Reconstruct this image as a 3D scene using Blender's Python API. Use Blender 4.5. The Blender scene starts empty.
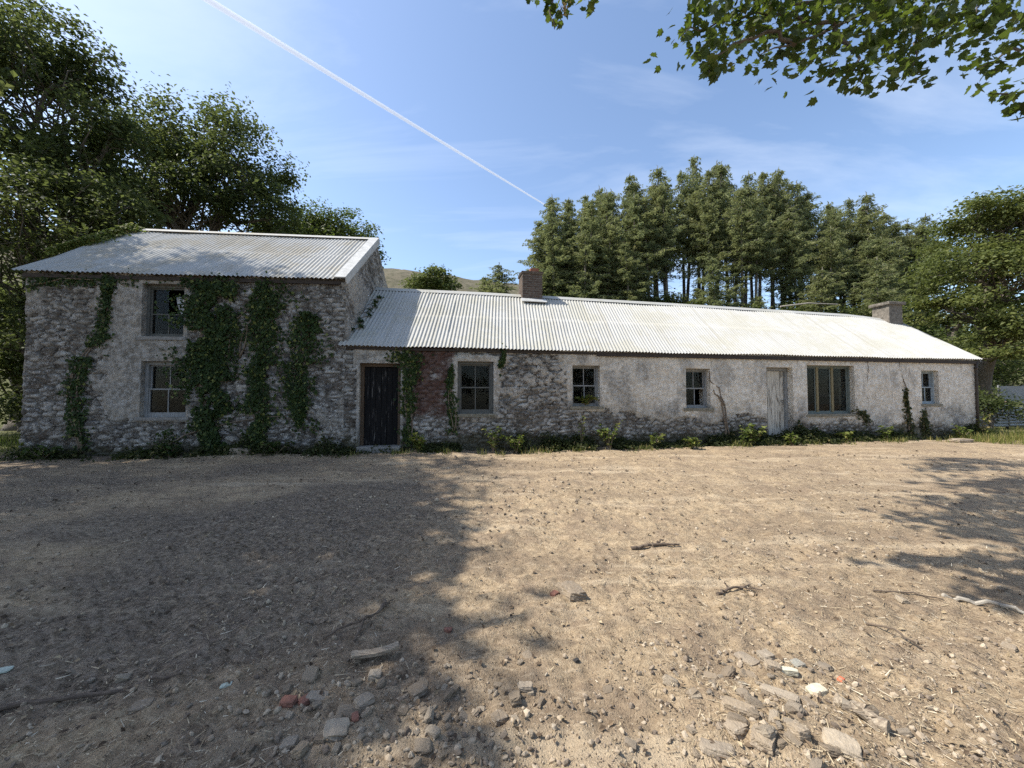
import bpy, math, random
import numpy as np

# ------------------------------------------------------------------ camera, sky, sun, exposure
S = bpy.context.scene
COL = S.collection
rad = math.radians

cam_d = bpy.data.cameras.new("camera")
cam = bpy.data.objects.new("camera", cam_d)
COL.objects.link(cam)
cam.location = (0, 0, 1.3)
cam.rotation_euler = (rad(92.0), 0, 0)
cam_d.sensor_width = 36
cam_d.lens = 385 / 1024 * 36
cam_d.clip_start = 0.05
cam_d.clip_end = 20000
S.camera = cam

SUN_EL, SUN_A = rad(52), rad(-3.0)         # sun stands to the left (-X), still behind the plane of the cottage front
SUN_DIR = np.array([-math.cos(SUN_A) * math.cos(SUN_EL), math.sin(SUN_A) * math.cos(SUN_EL), math.sin(SUN_EL)])

W = bpy.data.worlds.new("World")
S.world = W
W.use_nodes = True
wt = W.node_tree
wt.nodes.clear()
w_out = wt.nodes.new('ShaderNodeOutputWorld')
w_bg = wt.nodes.new('ShaderNodeBackground')
w_bg.inputs['Strength'].default_value = 0.135
sky = wt.nodes.new('ShaderNodeTexSky')
sky.sky_type = 'NISHITA'
sky.sun_disc = False
sky.sun_elevation = SUN_EL
sky.sun_rotation = rad(-90) + SUN_A
sky.air_density = 1.0
sky.dust_density = 1.0
sky.ozone_density = 1.4
# thin cirrus streaks in the sky itself
tc = wt.nodes.new('ShaderNodeTexCoord')
sx = wt.nodes.new('ShaderNodeSeparateXYZ')
wt.links.new(tc.outputs['Generated'], sx.inputs[0])
def wmath(op, a, b=None):
    n = wt.nodes.new('ShaderNodeMath'); n.operation = op
    for i, v in enumerate((a, b)):
        if v is None: continue
        if isinstance(v, (int, float)): n.inputs[i].default_value = v
        else: wt.links.new(v, n.inputs[i])
    return n.outputs[0]
zz = wmath('MAXIMUM', wmath('ADD', sx.outputs['Z'], 0.12), 0.06)
cx = wt.nodes.new('ShaderNodeCombineXYZ')
wt.links.new(wmath('DIVIDE', sx.outputs['X'], zz), cx.inputs[0])
wt.links.new(wmath('DIVIDE', sx.outputs['Y'], zz), cx.inputs[1])
mp = wt.nodes.new('ShaderNodeMapping')
mp.inputs['Rotation'].default_value = (0, 0, rad(35))
mp.inputs['Scale'].default_value = (0.55, 1.5, 1)
wt.links.new(cx.outputs[0], mp.inputs[0])
nz = wt.nodes.new('ShaderNodeTexNoise')
nz.inputs['Scale'].default_value = 1.3
nz.inputs['Detail'].default_value = 9
nz.inputs['Roughness'].default_value = 0.58
nz.inputs['Distortion'].default_value = 0.5
wt.links.new(mp.outputs[0], nz.inputs['Vector'])
rp = wt.nodes.new('ShaderNodeMapRange')
rp.inputs[1].default_value = 0.46; rp.inputs[2].default_value = 0.80
rp.inputs[3].default_value = 0.0; rp.inputs[4].default_value = 0.36
wt.links.new(nz.outputs['Fac'], rp.inputs[0])
mx = wt.nodes.new('ShaderNodeMix'); mx.data_type = 'RGBA'
wt.links.new(rp.outputs[0], mx.inputs['Factor'])
wt.links.new(sky.outputs[0], mx.inputs[6])
mx.inputs[7].default_value = (5.2, 5.5, 6.0, 1)
wt.links.new(mx.outputs[2], w_bg.inputs['Color'])
wt.links.new(w_bg.outputs[0], w_out.inputs['Surface'])

sun_d = bpy.data.lights.new("sun", 'SUN')
sun_d.energy = 3.9
sun_d.angle = rad(0.53)
sun_d.color = (1.0, 0.95, 0.86)
sun = bpy.data.objects.new("sun", sun_d)
COL.objects.link(sun)
from mathutils import Vector
sun.rotation_euler = Vector((-SUN_DIR[0], -SUN_DIR[1], -SUN_DIR[2])).to_track_quat('-Z', 'Y').to_euler()

S.view_settings.view_transform = 'Standard'
S.view_settings.look = 'None'
S.view_settings.exposure = 0.95
S.view_settings.gamma = 1.0
S.render.engine = 'CYCLES'
S.cycles.use_denoising = False
S.cycles.max_bounces = 6
S.cycles.diffuse_bounces = 3
S.cycles.transparent_max_bounces = 8
S.cycles.volume_bounces = 0

# ------------------------------------------------------------------ helpers: noise, meshes, tags
def vnoise(x, y, seed=0):
    x = np.asarray(x, float); y = np.asarray(y, float)
    xi = np.floor(x); yi = np.floor(y)
    fx = x - xi; fy = y - yi
    fx = fx * fx * (3 - 2 * fx); fy = fy * fy * (3 - 2 * fy)
    def h(i, j):
        n = (i.astype(np.int64) * 374761393 + j.astype(np.int64) * 668265263 + seed * 974711 + 12345) & 0xffffffff
        n = ((n ^ (n >> 13)) * 1274126177) & 0xffffffff
        n = ((n ^ (n >> 16)) * 2246822519) & 0xffffffff
        return ((n ^ (n >> 15)) & 0xffffff) / float(0xffffff)
    a = h(xi, yi); b = h(xi + 1, yi); c = h(xi, yi + 1); d = h(xi + 1, yi + 1)
    return (a * (1 - fx) + b * fx) * (1 - fy) + (c * (1 - fx) + d * fx) * fy

def fbm(x, y, seed=0, octv=4, gain=0.5):
    t = 0; amp = 1; s = 0
    for o in range(octv):
        t = t + amp * vnoise(np.asarray(x) * 2 ** o + o * 17.3, np.asarray(y) * 2 ** o - o * 9.1, seed + o)
        s += amp; amp *= gain
    return t / s

def sstep(a, b, x):
    t = np.clip((np.asarray(x, float) - a) / (b - a), 0, 1)
    return t * t * (3 - 2 * t)

class MB:
    """collects vertices and faces of any size, then links them as one mesh object"""
    def __init__(self):
        self.V = []; self.F = []; self.n = 0; self.A = {}
    def add(self, V, F, **attrs):
        V = np.asarray(V, float).reshape(-1, 3)
        self.V.append(V)
        for f in (F if isinstance(F, list) else [F]):
            self.F.append(np.asarray(f, np.int64) + self.n)
        for k, v in attrs.items():
            v = np.asarray(v, float)
            if v.ndim == 0: v = np.full(len(V), float(v))
            self.A.setdefault(k, []).append((self.n, v))
        self.n += len(V)
    def mesh(self, name, mat, base=(0, 0, 0), smooth=False):
        V = np.concatenate(self.V) - np.asarray(base, float)
        me = bpy.data.meshes.new(name)
        me.vertices.add(len(V)); me.vertices.foreach_set('co', V.astype(np.float32).ravel())
        idx = np.concatenate([f.ravel() for f in self.F])
        tot = np.concatenate([np.full(len(f), f.shape[1]) for f in self.F])
        st = np.concatenate([[0], np.cumsum(tot)[:-1]])
        me.loops.add(len(idx)); me.loops.foreach_set('vertex_index', idx.astype(np.int32))
        me.polygons.add(len(tot))
        me.polygons.foreach_set('loop_start', st.astype(np.int32))
        me.polygons.foreach_set('loop_total', tot.astype(np.int32))
        me.polygons.foreach_set('use_smooth', np.full(len(tot), bool(smooth)))
        for k, parts in self.A.items():
            arr = np.zeros(len(V), np.float32)
            for s0, v in parts: arr[s0:s0 + len(v)] = v
            a = me.attributes.new(k, 'FLOAT', 'POINT'); a.data.foreach_set('value', arr)
        me.update(calc_edges=True)
        me.validate()
        me.materials.append(mat)
        return me
    def build(self, name, mat, parent=None, base=None, smooth=False):
        """base: the world point the thing stands on; a child takes its parent's"""
        if parent is not None:
            base = BASES.get(parent.name, (0, 0, 0))
        elif base is None:
            base = (0, 0, 0)
        o = bpy.data.objects.new(name, self.mesh(name, mat, base, smooth))
        COL.objects.link(o)
        if parent is not None:
            o.parent = parent
            BASES[o.name] = base
        else:
            o.location = base
            BASES[o.name] = base
        return o
BASES = {}

def tag(o, label=None, cat=None, group=None, kind=None):
    if label: o['label'] = label
    if cat: o['category'] = cat
    if group: o['group'] = group
    if kind: o['kind'] = kind
    return o

def thing(name, label, cat, loc=(0, 0, 0), group=None):
    o = bpy.data.objects.new(name, None)
    o.empty_display_size = 0.2
    COL.objects.link(o)
    o.location = loc
    BASES[o.name] = tuple(loc)
    return tag(o, label, cat, group)

def copy_tree(o, parent=None):
    c = o.copy(); COL.objects.link(c)
    if parent is not None: c.parent = parent
    for ch in o.children: copy_tree(ch, c)
    return c

BOXF = np.array([[0, 3, 2, 1], [4, 5, 6, 7], [0, 1, 5, 4], [1, 2, 6, 5], [2, 3, 7, 6], [3, 0, 4, 7]])
def box_pts(a, b):
    a = np.asarray(a, float); b = np.asarray(b, float)
    lo = np.minimum(a, b); hi = np.maximum(a, b)
    return np.array([[lo[0], lo[1], lo[2]], [hi[0], lo[1], lo[2]], [hi[0], hi[1], lo[2]], [lo[0], hi[1], lo[2]],
                     [lo[0], lo[1], hi[2]], [hi[0], lo[1], hi[2]], [hi[0], hi[1], hi[2]], [lo[0], hi[1], hi[2]]])

def tube(pts, radii, sides=6, cap=True):
    pts = np.asarray(pts, float); n = len(pts)
    radii = np.broadcast_to(np.asarray(radii, float), (n,))
    T = np.gradient(pts, axis=0) if n > 1 else np.array([[0, 0, 1.]])
    T /= np.linalg.norm(T, axis=1, keepdims=True) + 1e-9
    V = []
    ref = np.array([0.31, 0.95, 0.05])
    for i in range(n):
        a = np.cross(T[i], ref)
        if np.linalg.norm(a) < 0.1: a = np.cross(T[i], [1, 0, 0])
        a /= np.linalg.norm(a); b = np.cross(T[i], a)
        ang = np.arange(sides) * 2 * np.pi / sides
        V.append(pts[i] + radii[i] * (np.cos(ang)[:, None] * a + np.sin(ang)[:, None] * b))
    V = np.concatenate(V)
    i, j = np.meshgrid(np.arange(n - 1), np.arange(sides), indexing='ij')
    jn = (j + 1) % sides
    F = np.stack([i * sides + j, i * sides + jn, (i + 1) * sides + jn, (i + 1) * sides + j], -1).reshape(-1, 4)
    Fs = [F]
    if cap:
        Fs.append(np.array([list(range(sides))[::-1]])); Fs.append(np.array([[(n - 1) * sides + k for k in range(sides)]]))
    return V, Fs

def grid_faces(nu, nv):
    i, j = np.meshgrid(np.arange(nu - 1), np.arange(nv - 1), indexing='ij')
    return np.stack([i * nv + j, (i + 1) * nv + j, (i + 1) * nv + j + 1, i * nv + j + 1], -1).reshape(-1, 4)

def rough_box(dims, n=6, amp=0.05, seed=0, roundness=0.25, freq=3.0):
    """a box with chipped, uneven faces centred on the origin"""
    V = []; F = []; k = 0
    for ax in range(3):
        for sg in (-1, 1):
            a = np.linspace(-1, 1, n)
            A, B = np.meshgrid(a, a, indexing='ij')
            P = np.zeros((n, n, 3)); P[..., ax] = sg
            P[..., (ax + 1) % 3] = A; P[..., (ax + 2) % 3] = B
            f = grid_faces(n, n)
            if sg < 0: f = f[:, ::-1]
            V.append(P.reshape(-1, 3)); F.append(f + k); k += n * n
    V = np.concatenate(V); F = np.concatenate(F)
    L = np.linalg.norm(V, axis=1, keepdims=True)
    V = V * (1 - roundness) + V / L * roundness * 1.25
    d = fbm(V[:, 0] * freq + V[:, 2] * 1.7 * freq + seed * 7.1, V[:, 1] * freq - V[:, 2] * 1.3 * freq + seed * 3.3, seed, 3) - 0.5
    V = V * (1 + 2 * amp * d[:, None])
    V = V * np.asarray(dims, float) / 2
    return V, F

def icosphere(sub=1):
    t = (1 + 5 ** .5) / 2
    V = np.array([[-1, t, 0], [1, t, 0], [-1, -t, 0], [1, -t, 0], [0, -1, t], [0, 1, t], [0, -1, -t], [0, 1, -t], [t, 0, -1], [t, 0, 1], [-t, 0, -1], [-t, 0, 1]], float)
    F = [[0, 11, 5], [0, 5, 1], [0, 1, 7], [0, 7, 10], [0, 10, 11], [1, 5, 9], [5, 11, 4], [11, 10, 2], [10, 7, 6], [7, 1, 8], [3, 9, 4], [3, 4, 2], [3, 2, 6], [3, 6, 8], [3, 8, 9], [4, 9, 5], [2, 4, 11], [6, 2, 10], [8, 6, 7], [9, 8, 1]]
    V = list(V / np.linalg.norm(V[0]))
    for _ in range(sub):
        cache = {}; F2 = []
        def mid(a, b):
            k = (min(a, b), max(a, b))
            if k not in cache:
                m = (V[a] + V[b]) / 2; V.append(m / np.linalg.norm(m)); cache[k] = len(V) - 1
            return cache[k]
        for a, b, c in F:
            ab, bc, ca = mid(a, b), mid(b, c), mid(c, a)
            F2 += [[a, ab, ca], [b, bc, ab], [c, ca, bc], [ab, bc, ca]]
        F = F2
    return np.array(V), np.array(F)

def rand_rot(rng, n):
    q = rng.normal(size=(n, 4)); q /= np.linalg.norm(q, axis=1, keepdims=True)
    w, x, y, z = q.T
    return np.stack([1 - 2 * (y * y + z * z), 2 * (x * y - z * w), 2 * (x * z + y * w), 2 * (x * y + z * w), 1 - 2 * (x * x + z * z), 2 * (y * z - x * w), 2 * (x * z - y * w), 2 * (y * z + x * w), 1 - 2 * (x * x + y * y)], -1).reshape(n, 3, 3)

def unit(v): return v / (np.linalg.norm(v, axis=-1, keepdims=True) + 1e-9)

def leaf_quads(C, N, D, size, width=0.6, fold=0.12):
    """kite leaves at C with normal N, pointing along D; size is an array of lengths"""
    N = unit(N); D = unit(D - N * (D * N).sum(1, keepdims=True)); T = np.cross(N, D)
    s = np.broadcast_to(np.asarray(size, float), (len(C),))[:, None]
    V = np.stack([C - D * s * .5, C + T * s * width * .5 + N * s * fold - D * s * .05, C + D * s * .5, C - T * s * width * .5 + N * s * fold - D * s * .05], 1).reshape(-1, 3)
    return V, np.arange(len(C) * 4).reshape(-1, 4)

# ------------------------------------------------------------------ materials
def new_mat(name):
    m = bpy.data.materials.new(name); m.use_nodes = True
    t = m.node_tree; t.nodes.clear()
    return m, t

class NT:
    def __init__(self, name):
        self.m, self.t = new_mat(name)
        self.out = self.n('ShaderNodeOutputMaterial')
        self.co = self.n('ShaderNodeTexCoord').outputs['Object']
    def n(self, typ, ins=None, **kw):
        nd = self.t.nodes.new(typ)
        for k, v in kw.items(): setattr(nd, k, v)
        for k, v in (ins or {}).items(): self.set(nd.inputs[k], v)
        return nd
    def set(self, sock, v):
        if isinstance(v, bpy.types.NodeSocket): self.t.links.new(v, sock)
        elif isinstance(v, tuple) and len(v) == 3 and sock.type == 'RGBA': sock.default_value = (*v, 1)
        else: sock.default_value = v
    def noise(self, scale, detail=4, rough=0.55, vec=None, dist=0.0):
        return self.n('ShaderNodeTexNoise', {'Vector': vec or self.co, 'Scale': scale, 'Detail': detail, 'Roughness': rough, 'Distortion': dist}).outputs['Fac']
    def vor(self, scale, vec=None, feature='F1', out='Distance'):
        return self.n('ShaderNodeTexVoronoi', {'Vector': vec or self.co, 'Scale': scale}, feature=feature).outputs[out]
    def map(self, scale=(1, 1, 1), rot=(0, 0, 0), vec=None):
        return self.n('ShaderNodeMapping', {'Vector': vec or self.co, 'Scale': scale, 'Rotation': rot}).outputs[0]
    def rng(self, v, a, b, c=0.0, d=1.0):
        return self.n('ShaderNodeMapRange', {0: v, 1: a, 2: b, 3: c, 4: d}, interpolation_type='SMOOTHSTEP').outputs[0]
    def mix(self, f, a, b, mode='MIX'):
        nd = self.n('ShaderNodeMix', data_type='RGBA', blend_type=mode)
        self.set(nd.inputs['Factor'], f); self.set(nd.inputs[6], a if not isinstance(a, tuple) else (*a, 1)); self.set(nd.inputs[7], b if not isinstance(b, tuple) else (*b, 1))
        return nd.outputs[2]
    def math(self, op, a, b=0.0, clamp=False):
        nd = self.n('ShaderNodeMath', {0: a, 1: b}, operation=op); nd.use_clamp = clamp
        return nd.outputs[0]
    def ramp(self, f, stops):
        nd = self.n('ShaderNodeValToRGB', {0: f})
        cr = nd.color_ramp
        while len(cr.elements) < len(stops): cr.elements.new(0.5)
        for e, (p, c) in zip(cr.elements, stops): e.position = p; e.color = (*c, 1)
        return nd.outputs[0]
    def attr(self, name): return self.n('ShaderNodeAttribute', attribute_name=name).outputs['Fac']
    def bump(self, h, strength=0.4, dist=0.02, nrm=None):
        nd = self.n('ShaderNodeBump', {'Height': h, 'Strength': strength, 'Distance': dist})
        if nrm: self.set(nd.inputs['Normal'], nrm)
        return nd.outputs[0]
    def bsdf(self, color, rough=0.85, normal=None, spec=0.3, metal=0.0):
        nd = self.n('ShaderNodeBsdfPrincipled', {'Base Color': color, 'Roughness': rough, 'Specular IOR Level': spec, 'Metallic': metal})
        if normal: self.set(nd.inputs['Normal'], normal)
        self.t.links.new(nd.outputs[0], self.out.inputs[0])
        return nd

def mat_ground():
    k = NT('bare earth')
    big = k.noise(0.5, 6, 0.65, k.map((.55, 1.5, 1), (0, 0, -.12)))
    mid = k.noise(3.2, 6, 0.65)
    fine = k.noise(26, 6, 0.7)
    vfine = k.noise(120, 3, 0.6)
    c = k.ramp(fine, [(0.28, (.14, .098, .06)), (0.44, (.32, .238, .150)), (0.60, (.44, .337, .216)), (0.76, (.56, .447, .305))])
    c = k.mix(k.rng(mid, 0.42, 0.68), c, (.25, .185, .125))
    c = k.mix(k.math('MULTIPLY', k.rng(big, 0.47, 0.62), 0.7), c, (.215, .16, .108))
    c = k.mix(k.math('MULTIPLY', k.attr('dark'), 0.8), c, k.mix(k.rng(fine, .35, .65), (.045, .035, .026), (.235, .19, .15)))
    c = k.mix(k.math('MULTIPLY', k.rng(k.noise(70, 3, 0.6), 0.66, 0.72), 0.8), c, (.09, .062, .045))
    c = k.mix(k.math('MULTIPLY', k.rng(k.noise(8.5, 6, .72), 0.50, 0.64), 0.55), c, (.17, .125, .085))
    c = k.mix(k.math('MULTIPLY', k.rng(k.noise(6.5, 5, .7, k.map((1, 4, 1), (0, 0, -.64))), 0.54, 0.66), 0.45), c, (.47, .375, .26))
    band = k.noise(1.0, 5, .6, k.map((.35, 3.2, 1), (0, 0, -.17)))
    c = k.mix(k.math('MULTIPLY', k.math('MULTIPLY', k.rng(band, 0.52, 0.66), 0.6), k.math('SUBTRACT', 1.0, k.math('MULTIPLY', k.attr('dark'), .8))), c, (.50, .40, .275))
    # dry straw flecks and pale grit
    m1 = k.map((1, 7, 1), (0, 0, 0.5)); m2 = k.map((7, 1, 1), (0, 0, 0.2))
    c = k.mix(k.math('MULTIPLY', k.rng(k.noise(42, 2, 0.5, m1), 0.64, 0.70), 0.55), c, (.52, .43, .29))
    c = k.mix(k.math('MULTIPLY', k.rng(k.noise(35, 2, 0.5, m2), 0.65, 0.71), 0.5), c, (.50, .41, .28))
    c = k.mix(k.math('MULTIPLY', k.rng(k.vor(34), 0.16, 0.10), 0.5), c, k.mix(k.vor(34, out='Color'), (.33, .28, .22), (.50, .43, .34)))
    c = k.mix(k.attr('grass'), c, k.mix(mid, (.05, .06, .022), (.13, .125, .05)))
    h = k.math('ADD', k.math('MULTIPLY', fine, 1.0), k.math('MULTIPLY', vfine, 0.45))
    h = k.math('ADD', h, k.math('MULTIPLY', k.rng(k.vor(48), 0.30, 0.05), 0.35))
    k.bsdf(c, 0.95, k.bump(h, 0.9, 0.028), 0.15)
    return k.m

def mat_wall():
    k = NT('rubble stone and old limewash')
    st = k.attr('stone'); joint = k.attr('joint'); paint = k.attr('paint'); moss = k.attr('moss'); red = k.attr('red'); grey = k.attr('grey')
    n1 = k.noise(9, 6, 0.65); n2 = k.noise(45, 5, 0.7); n3 = k.noise(2.2, 5, 0.6)
    sc = k.ramp(st, [(0.0, (.05, .044, .038)), (0.22, (.15, .125, .10)), (0.4, (.085, .065, .05)), (0.55, (.185, .165, .145)), (0.72, (.12, .118, .12)), (0.86, (.32, .295, .255)), (1.0, (.50, .47, .42))])
    sc = k.mix(k.rng(n1, 0.38, 0.66, 0, 0.6), sc, k.mix(k.rng(n2, .35, .65), (.05, .042, .034), (.30, .27, .23)))
    sc = k.mix(k.math('MULTIPLY', k.rng(n2, 0.55, 0.68), 0.45), sc, (.42, .41, .38))       # lichen specks
    wash = k.rng(k.math('ADD', k.noise(4.2, 6, .72), k.math('MULTIPLY', k.math('SUBTRACT', n2, .5), .5)), .44, .58)
    wash = k.math('MULTIPLY', wash, k.math('SUBTRACT', .88, k.math('MULTIPLY', joint, .45)))
    sc = k.mix(wash, sc, k.mix(k.rng(n1, .35, .65), (.56, .54, .505), (.31, .30, .28)))
    jc = k.mix(k.rng(n1, .35, .62), (.028, .025, .021), k.mix(n2, (.12, .11, .095), (.34, .32, .285)))
    c = k.mix(joint, sc, jc)
    pc = k.mix(grey, k.mix(k.rng(n1, .35, .65), (.90, .835, .73), (.68, .61, .51)), k.mix(k.rng(n1, .35, .65), (.43, .41, .38), (.16, .148, .13)))
    pc = k.mix(k.rng(n3, 0.50, 0.70, 0, 0.5), pc, (.52, .46, .375))
    pc = k.mix(k.math('MULTIPLY', k.rng(n2, 0.55, 0.70), 0.45), pc, (.36, .31, .25))
    nm = k.noise(17, 6, .75)
    pc = k.mix(k.math('MULTIPLY', k.rng(nm, 0.60, 0.67), 0.75), pc, (.19, .165, .135))
    pc = k.mix(k.math('MULTIPLY', k.rng(k.vor(26), 0.17, 0.08), 0.5), pc, (.15, .13, .105))
    # rain streaks run down the wash
    sv = k.map((7, 7, 0.7))
    pc = k.mix(k.math('MULTIPLY', k.rng(k.noise(1.6, 4, 0.6, sv), 0.54, 0.75), 0.5), pc, (.30, .27, .23))
    pc = k.mix(k.math('MULTIPLY', k.rng(k.noise(60, 4, 0.65), 0.60, 0.66), 0.55), pc, (.16, .145, .13))
    edge = k.math('ADD', paint, k.math('ADD', k.math('MULTIPLY', k.math('SUBTRACT', n1, 0.5), 1.5), k.math('MULTIPLY', k.math('SUBTRACT', n2, 0.5), 0.9)))
    c = k.mix(k.rng(edge, 0.42, 0.58), c, pc)
    c = k.mix(k.math('MULTIPLY', k.rng(k.math('ADD', red, k.math('MULTIPLY', k.math('SUBTRACT', n2, 0.5), 1.4)), 0.35, 0.75), 0.85), c, k.mix(n1, (.065, .028, .022), (.145, .072, .053)))
    c = k.mix(k.math('MULTIPLY', k.rng(k.math('ADD', moss, k.math('MULTIPLY', k.math('SUBTRACT', n1, 0.5), 1.2)), 0.35, 0.75), 0.8), c, k.mix(n2, (.035, .034, .02), (.09, .085, .045)))
    k.bsdf(c, 0.92, k.bump(k.math('ADD', n2, k.math('MULTIPLY', k.noise(18, 5, .6), .7)), 1.0, 0.045), 0.2)
    return k.m

def mat_roof(name, tint, stain, lichen):
    k = NT(name)
    s = k.attr('su'); t = k.attr('tv')
    sheet = k.n('ShaderNodeTexWhiteNoise', {'W': k.math('FLOOR', k.math('MULTIPLY', s, 1 / 0.8))}, noise_dimensions='1D').outputs['Value']
    cv = k.n('ShaderNodeCombineXYZ', {0: k.math('MULTIPLY', s, 9.0), 1: k.math('MULTIPLY', t, 0.55), 2: 0.0}).outputs[0]
    streak = k.noise(1.0, 6, 0.62, cv)
    n1 = k.noise(0.9, 5, 0.6); n2 = k.noise(30, 4, 0.6); n3 = k.noise(5, 5, 0.65)
    c = k.mix(streak, tint, tuple(v * 0.80 for v in tint))
    c = k.mix(k.math('MULTIPLY', k.rng(streak, 0.67, 0.75), 0.3), c, (.22, .14, .09))
    c = k.mix(k.math('MULTIPLY', sheet, 0.32), c, (.36, .35, .325))
    c = k.mix(k.math('MULTIPLY', k.rng(streak, 0.50, 0.72), 0.7), c, stain)
    c = k.mix(k.math('MULTIPLY', k.rng(k.math('MULTIPLY', n1, k.math('ADD', n3, 0.35)), 0.36, 0.54), 0.5), c, lichen)
    c = k.mix(k.math('MULTIPLY', k.rng(n2, 0.62, 0.72), 0.35), c, (.30, .27, .20))
    c = k.mix(k.math('MULTIPLY', k.rng(k.math('ABSOLUTE', k.math('SUBTRACT', t, 0.515)), 0.02, 0.0), 0.35), c, (.33, .31, .28))
    k.bsdf(c, 0.75, k.bump(n2, 0.2, 0.005), 0.2)
    return k.m

def mat_simple(name, a, b, scale=8.0, rough=0.8, bump=0.3, stretch=(1, 1, 1), bd=0.01, spec=0.3, metal=0.0, spots=None):
    k = NT(name)
    v = k.map(stretch)
    n = k.noise(scale, 6, 0.65, v)
    c = k.mix(k.rng(n, 0.3, 0.7), a, b)
    if spots:
        col, sc, lo, hi, amt = spots
        c = k.mix(k.math('MULTIPLY', k.rng(k.noise(sc, 5, 0.65, v), lo, hi), amt), c, col)
    k.bsdf(c, rough, k.bump(n, bump, bd), spec, metal)
    return k.m

def mat_rnd(name, stops, rough=0.9, scale=30, bump=0.5, bd=0.006, two=(.7, 1.15)):
    """albedo from the per-piece attribute 'rnd' with a little grain"""
    k = NT(name)
    n = k.noise(scale, 5, 0.65)
    c = k.ramp(k.attr('rnd'), stops)
    c = k.mix(k.rng(n, 0.3, 0.7, 0, 0.5), c, k.mix(1.0, c, (two[0],) * 3, 'MULTIPLY'))
    k.bsdf(c, rough, k.bump(n, bump, bd), 0.2)
    return k.m

def mat_objrnd(name, stops, rough=0.9, scale=14):
    """stones: each object its own tone, grain and streaks inside"""
    k = NT(name)
    r = k.n('ShaderNodeObjectInfo').outputs['Random']
    n = k.noise(scale, 6, 0.7); n2 = k.noise(scale * 5, 4, 0.65)
    c = k.ramp(r, stops)
    c = k.mix(k.rng(n, 0.35, 0.7, 0, 0.6), c, (.22, .18, .14))
    c = k.mix(k.math('MULTIPLY', k.rng(n2, 0.55, 0.7), 0.45), c, (.50, .45, .37))
    k.bsdf(c, rough, k.bump(k.math('ADD', n, n2), 0.6, 0.012), 0.2)
    return k.m

def mat_leaf(name, stops, trans=0.35, gloss=0.12, tcol=(.20, .30, .04)):
    k = NT(name)
    oi = k.n('ShaderNodeObjectInfo').outputs['Random']
    c = k.ramp(k.attr('rnd'), stops)
    c = k.mix(k.math('MULTIPLY', oi, .45), c, k.mix(1.0, c, (1.35, 1.12, .85), 'MULTIPLY'))
    d = k.n('ShaderNodeBsdfPrincipled', {'Base Color': c, 'Roughness': 0.55, 'Specular IOR Level': gloss * 2})
    tcl = k.mix(0.5, c, tcol)
    tr = k.n('ShaderNodeBsdfTranslucent', {'Color': tcl})
    m = k.n('ShaderNodeMixShader', {0: trans, 1: d.outputs[0], 2: tr.outputs[0]})
    k.t.links.new(m.outputs[0], k.out.inputs[0])
    return k.m

def mat_glass():
    k = NT('old dusty window glass')
    lw = k.n('ShaderNodeFresnel', {'IOR': 1.33}).outputs[0]
    g = k.n('ShaderNodeBsdfGlossy', {'Color': (.9, .95, .95), 'Roughness': 0.03, 'Normal': k.bump(k.noise(3, 2), 0.05, 0.02)})
    tr = k.n('ShaderNodeBsdfTransparent', {'Color': (.42, .45, .44)})
    a = k.n('ShaderNodeMixShader', {0: k.math('MULTIPLY', lw, .55), 1: tr.outputs[0], 2: g.outputs[0]})
    d = k.n('ShaderNodeBsdfDiffuse', {'Color': (.07, .066, .06)})
    b = k.n('ShaderNodeMixShader', {0: k.rng(k.noise(6, 5, 0.65), 0.40, 0.75, 0.03, 0.22), 1: a.outputs[0], 2: d.outputs[0]})
    k.t.links.new(b.outputs[0], k.out.inputs[0])
    return k.m

def mat_brick():
    k = NT('weathered chimney brick')
    br = k.n('ShaderNodeTexBrick', {'Vector': k.map((1, 1, 1), (rad(90), 0, 0)), 'Color1': (.085, .055, .042), 'Color2': (.125, .088, .068), 'Mortar': (.16, .145, .125), 'Scale': 1.0,
        'Mortar Size': 0.009, 'Brick Width': 0.22, 'Row Height': 0.075, 'Bias': 0.0})
    n = k.noise(12, 6, 0.7)
    c = k.mix(k.rng(n, 0.4, 0.7, 0, 0.7), br.outputs['Color'], (.07, .06, .05))
    c = k.mix(k.math('MULTIPLY', k.rng(k.noise(25, 4), 0.58, 0.7), 0.5), c, (.33, .31, .26))
    k.bsdf(c, 0.9, k.bump(k.math('ADD', k.math('MULTIPLY', br.outputs['Fac'], -1.0), n), 0.6, 0.012), 0.2)
    return k.m

M = {}
M['ground'] = mat_ground()
M['wall'] = mat_wall()
M['roof_far'] = mat_roof('weathered white corrugated iron', (.435, .432, .410), (.31, .295, .25), (.34, .325, .26))
M['roof_near'] = mat_roof('greyed corrugated iron', (.47, .468, .45), (.29, .275, .235), (.35, .30, .21))
M['flashing'] = mat_simple('pale metal flashing', (.48, .48, .47), (.36, .36, .345), 6, 0.55)
M['brick'] = mat_brick()
M['chimney_stone'] = mat_simple('lichened chimney render', (.20, .175, .145), (.10, .088, .072), 9, 0.92, 0.8, bd=0.02, spots=((.40, .38, .33), 22, .56, .68, .6))
M['clay'] = mat_simple('red clay', (.30, .12, .07), (.20, .085, .055), 20, 0.85)
M['black_wood'] = mat_simple('black paint flaking off planks', (.005, .005, .006), (.011, .010, .010), 6, 0.95, 0.5, (6, 6, .7), spots=((.20, .185, .17), 3.2, .58, .68, .5))
M['white_wood'] = mat_simple('grey white paint peeling off planks', (.60, .565, .49), (.42, .39, .335), 6, 0.75, 0.5, (8, 8, .8), spots=((.11, .095, .075), 3.5, .51, .60, .85))
M['brown_wood'] = mat_simple('raw brown wood', (.125, .085, .055), (.07, .05, .035), 8, 0.8, 0.5, (6, 6, .6))
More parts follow.
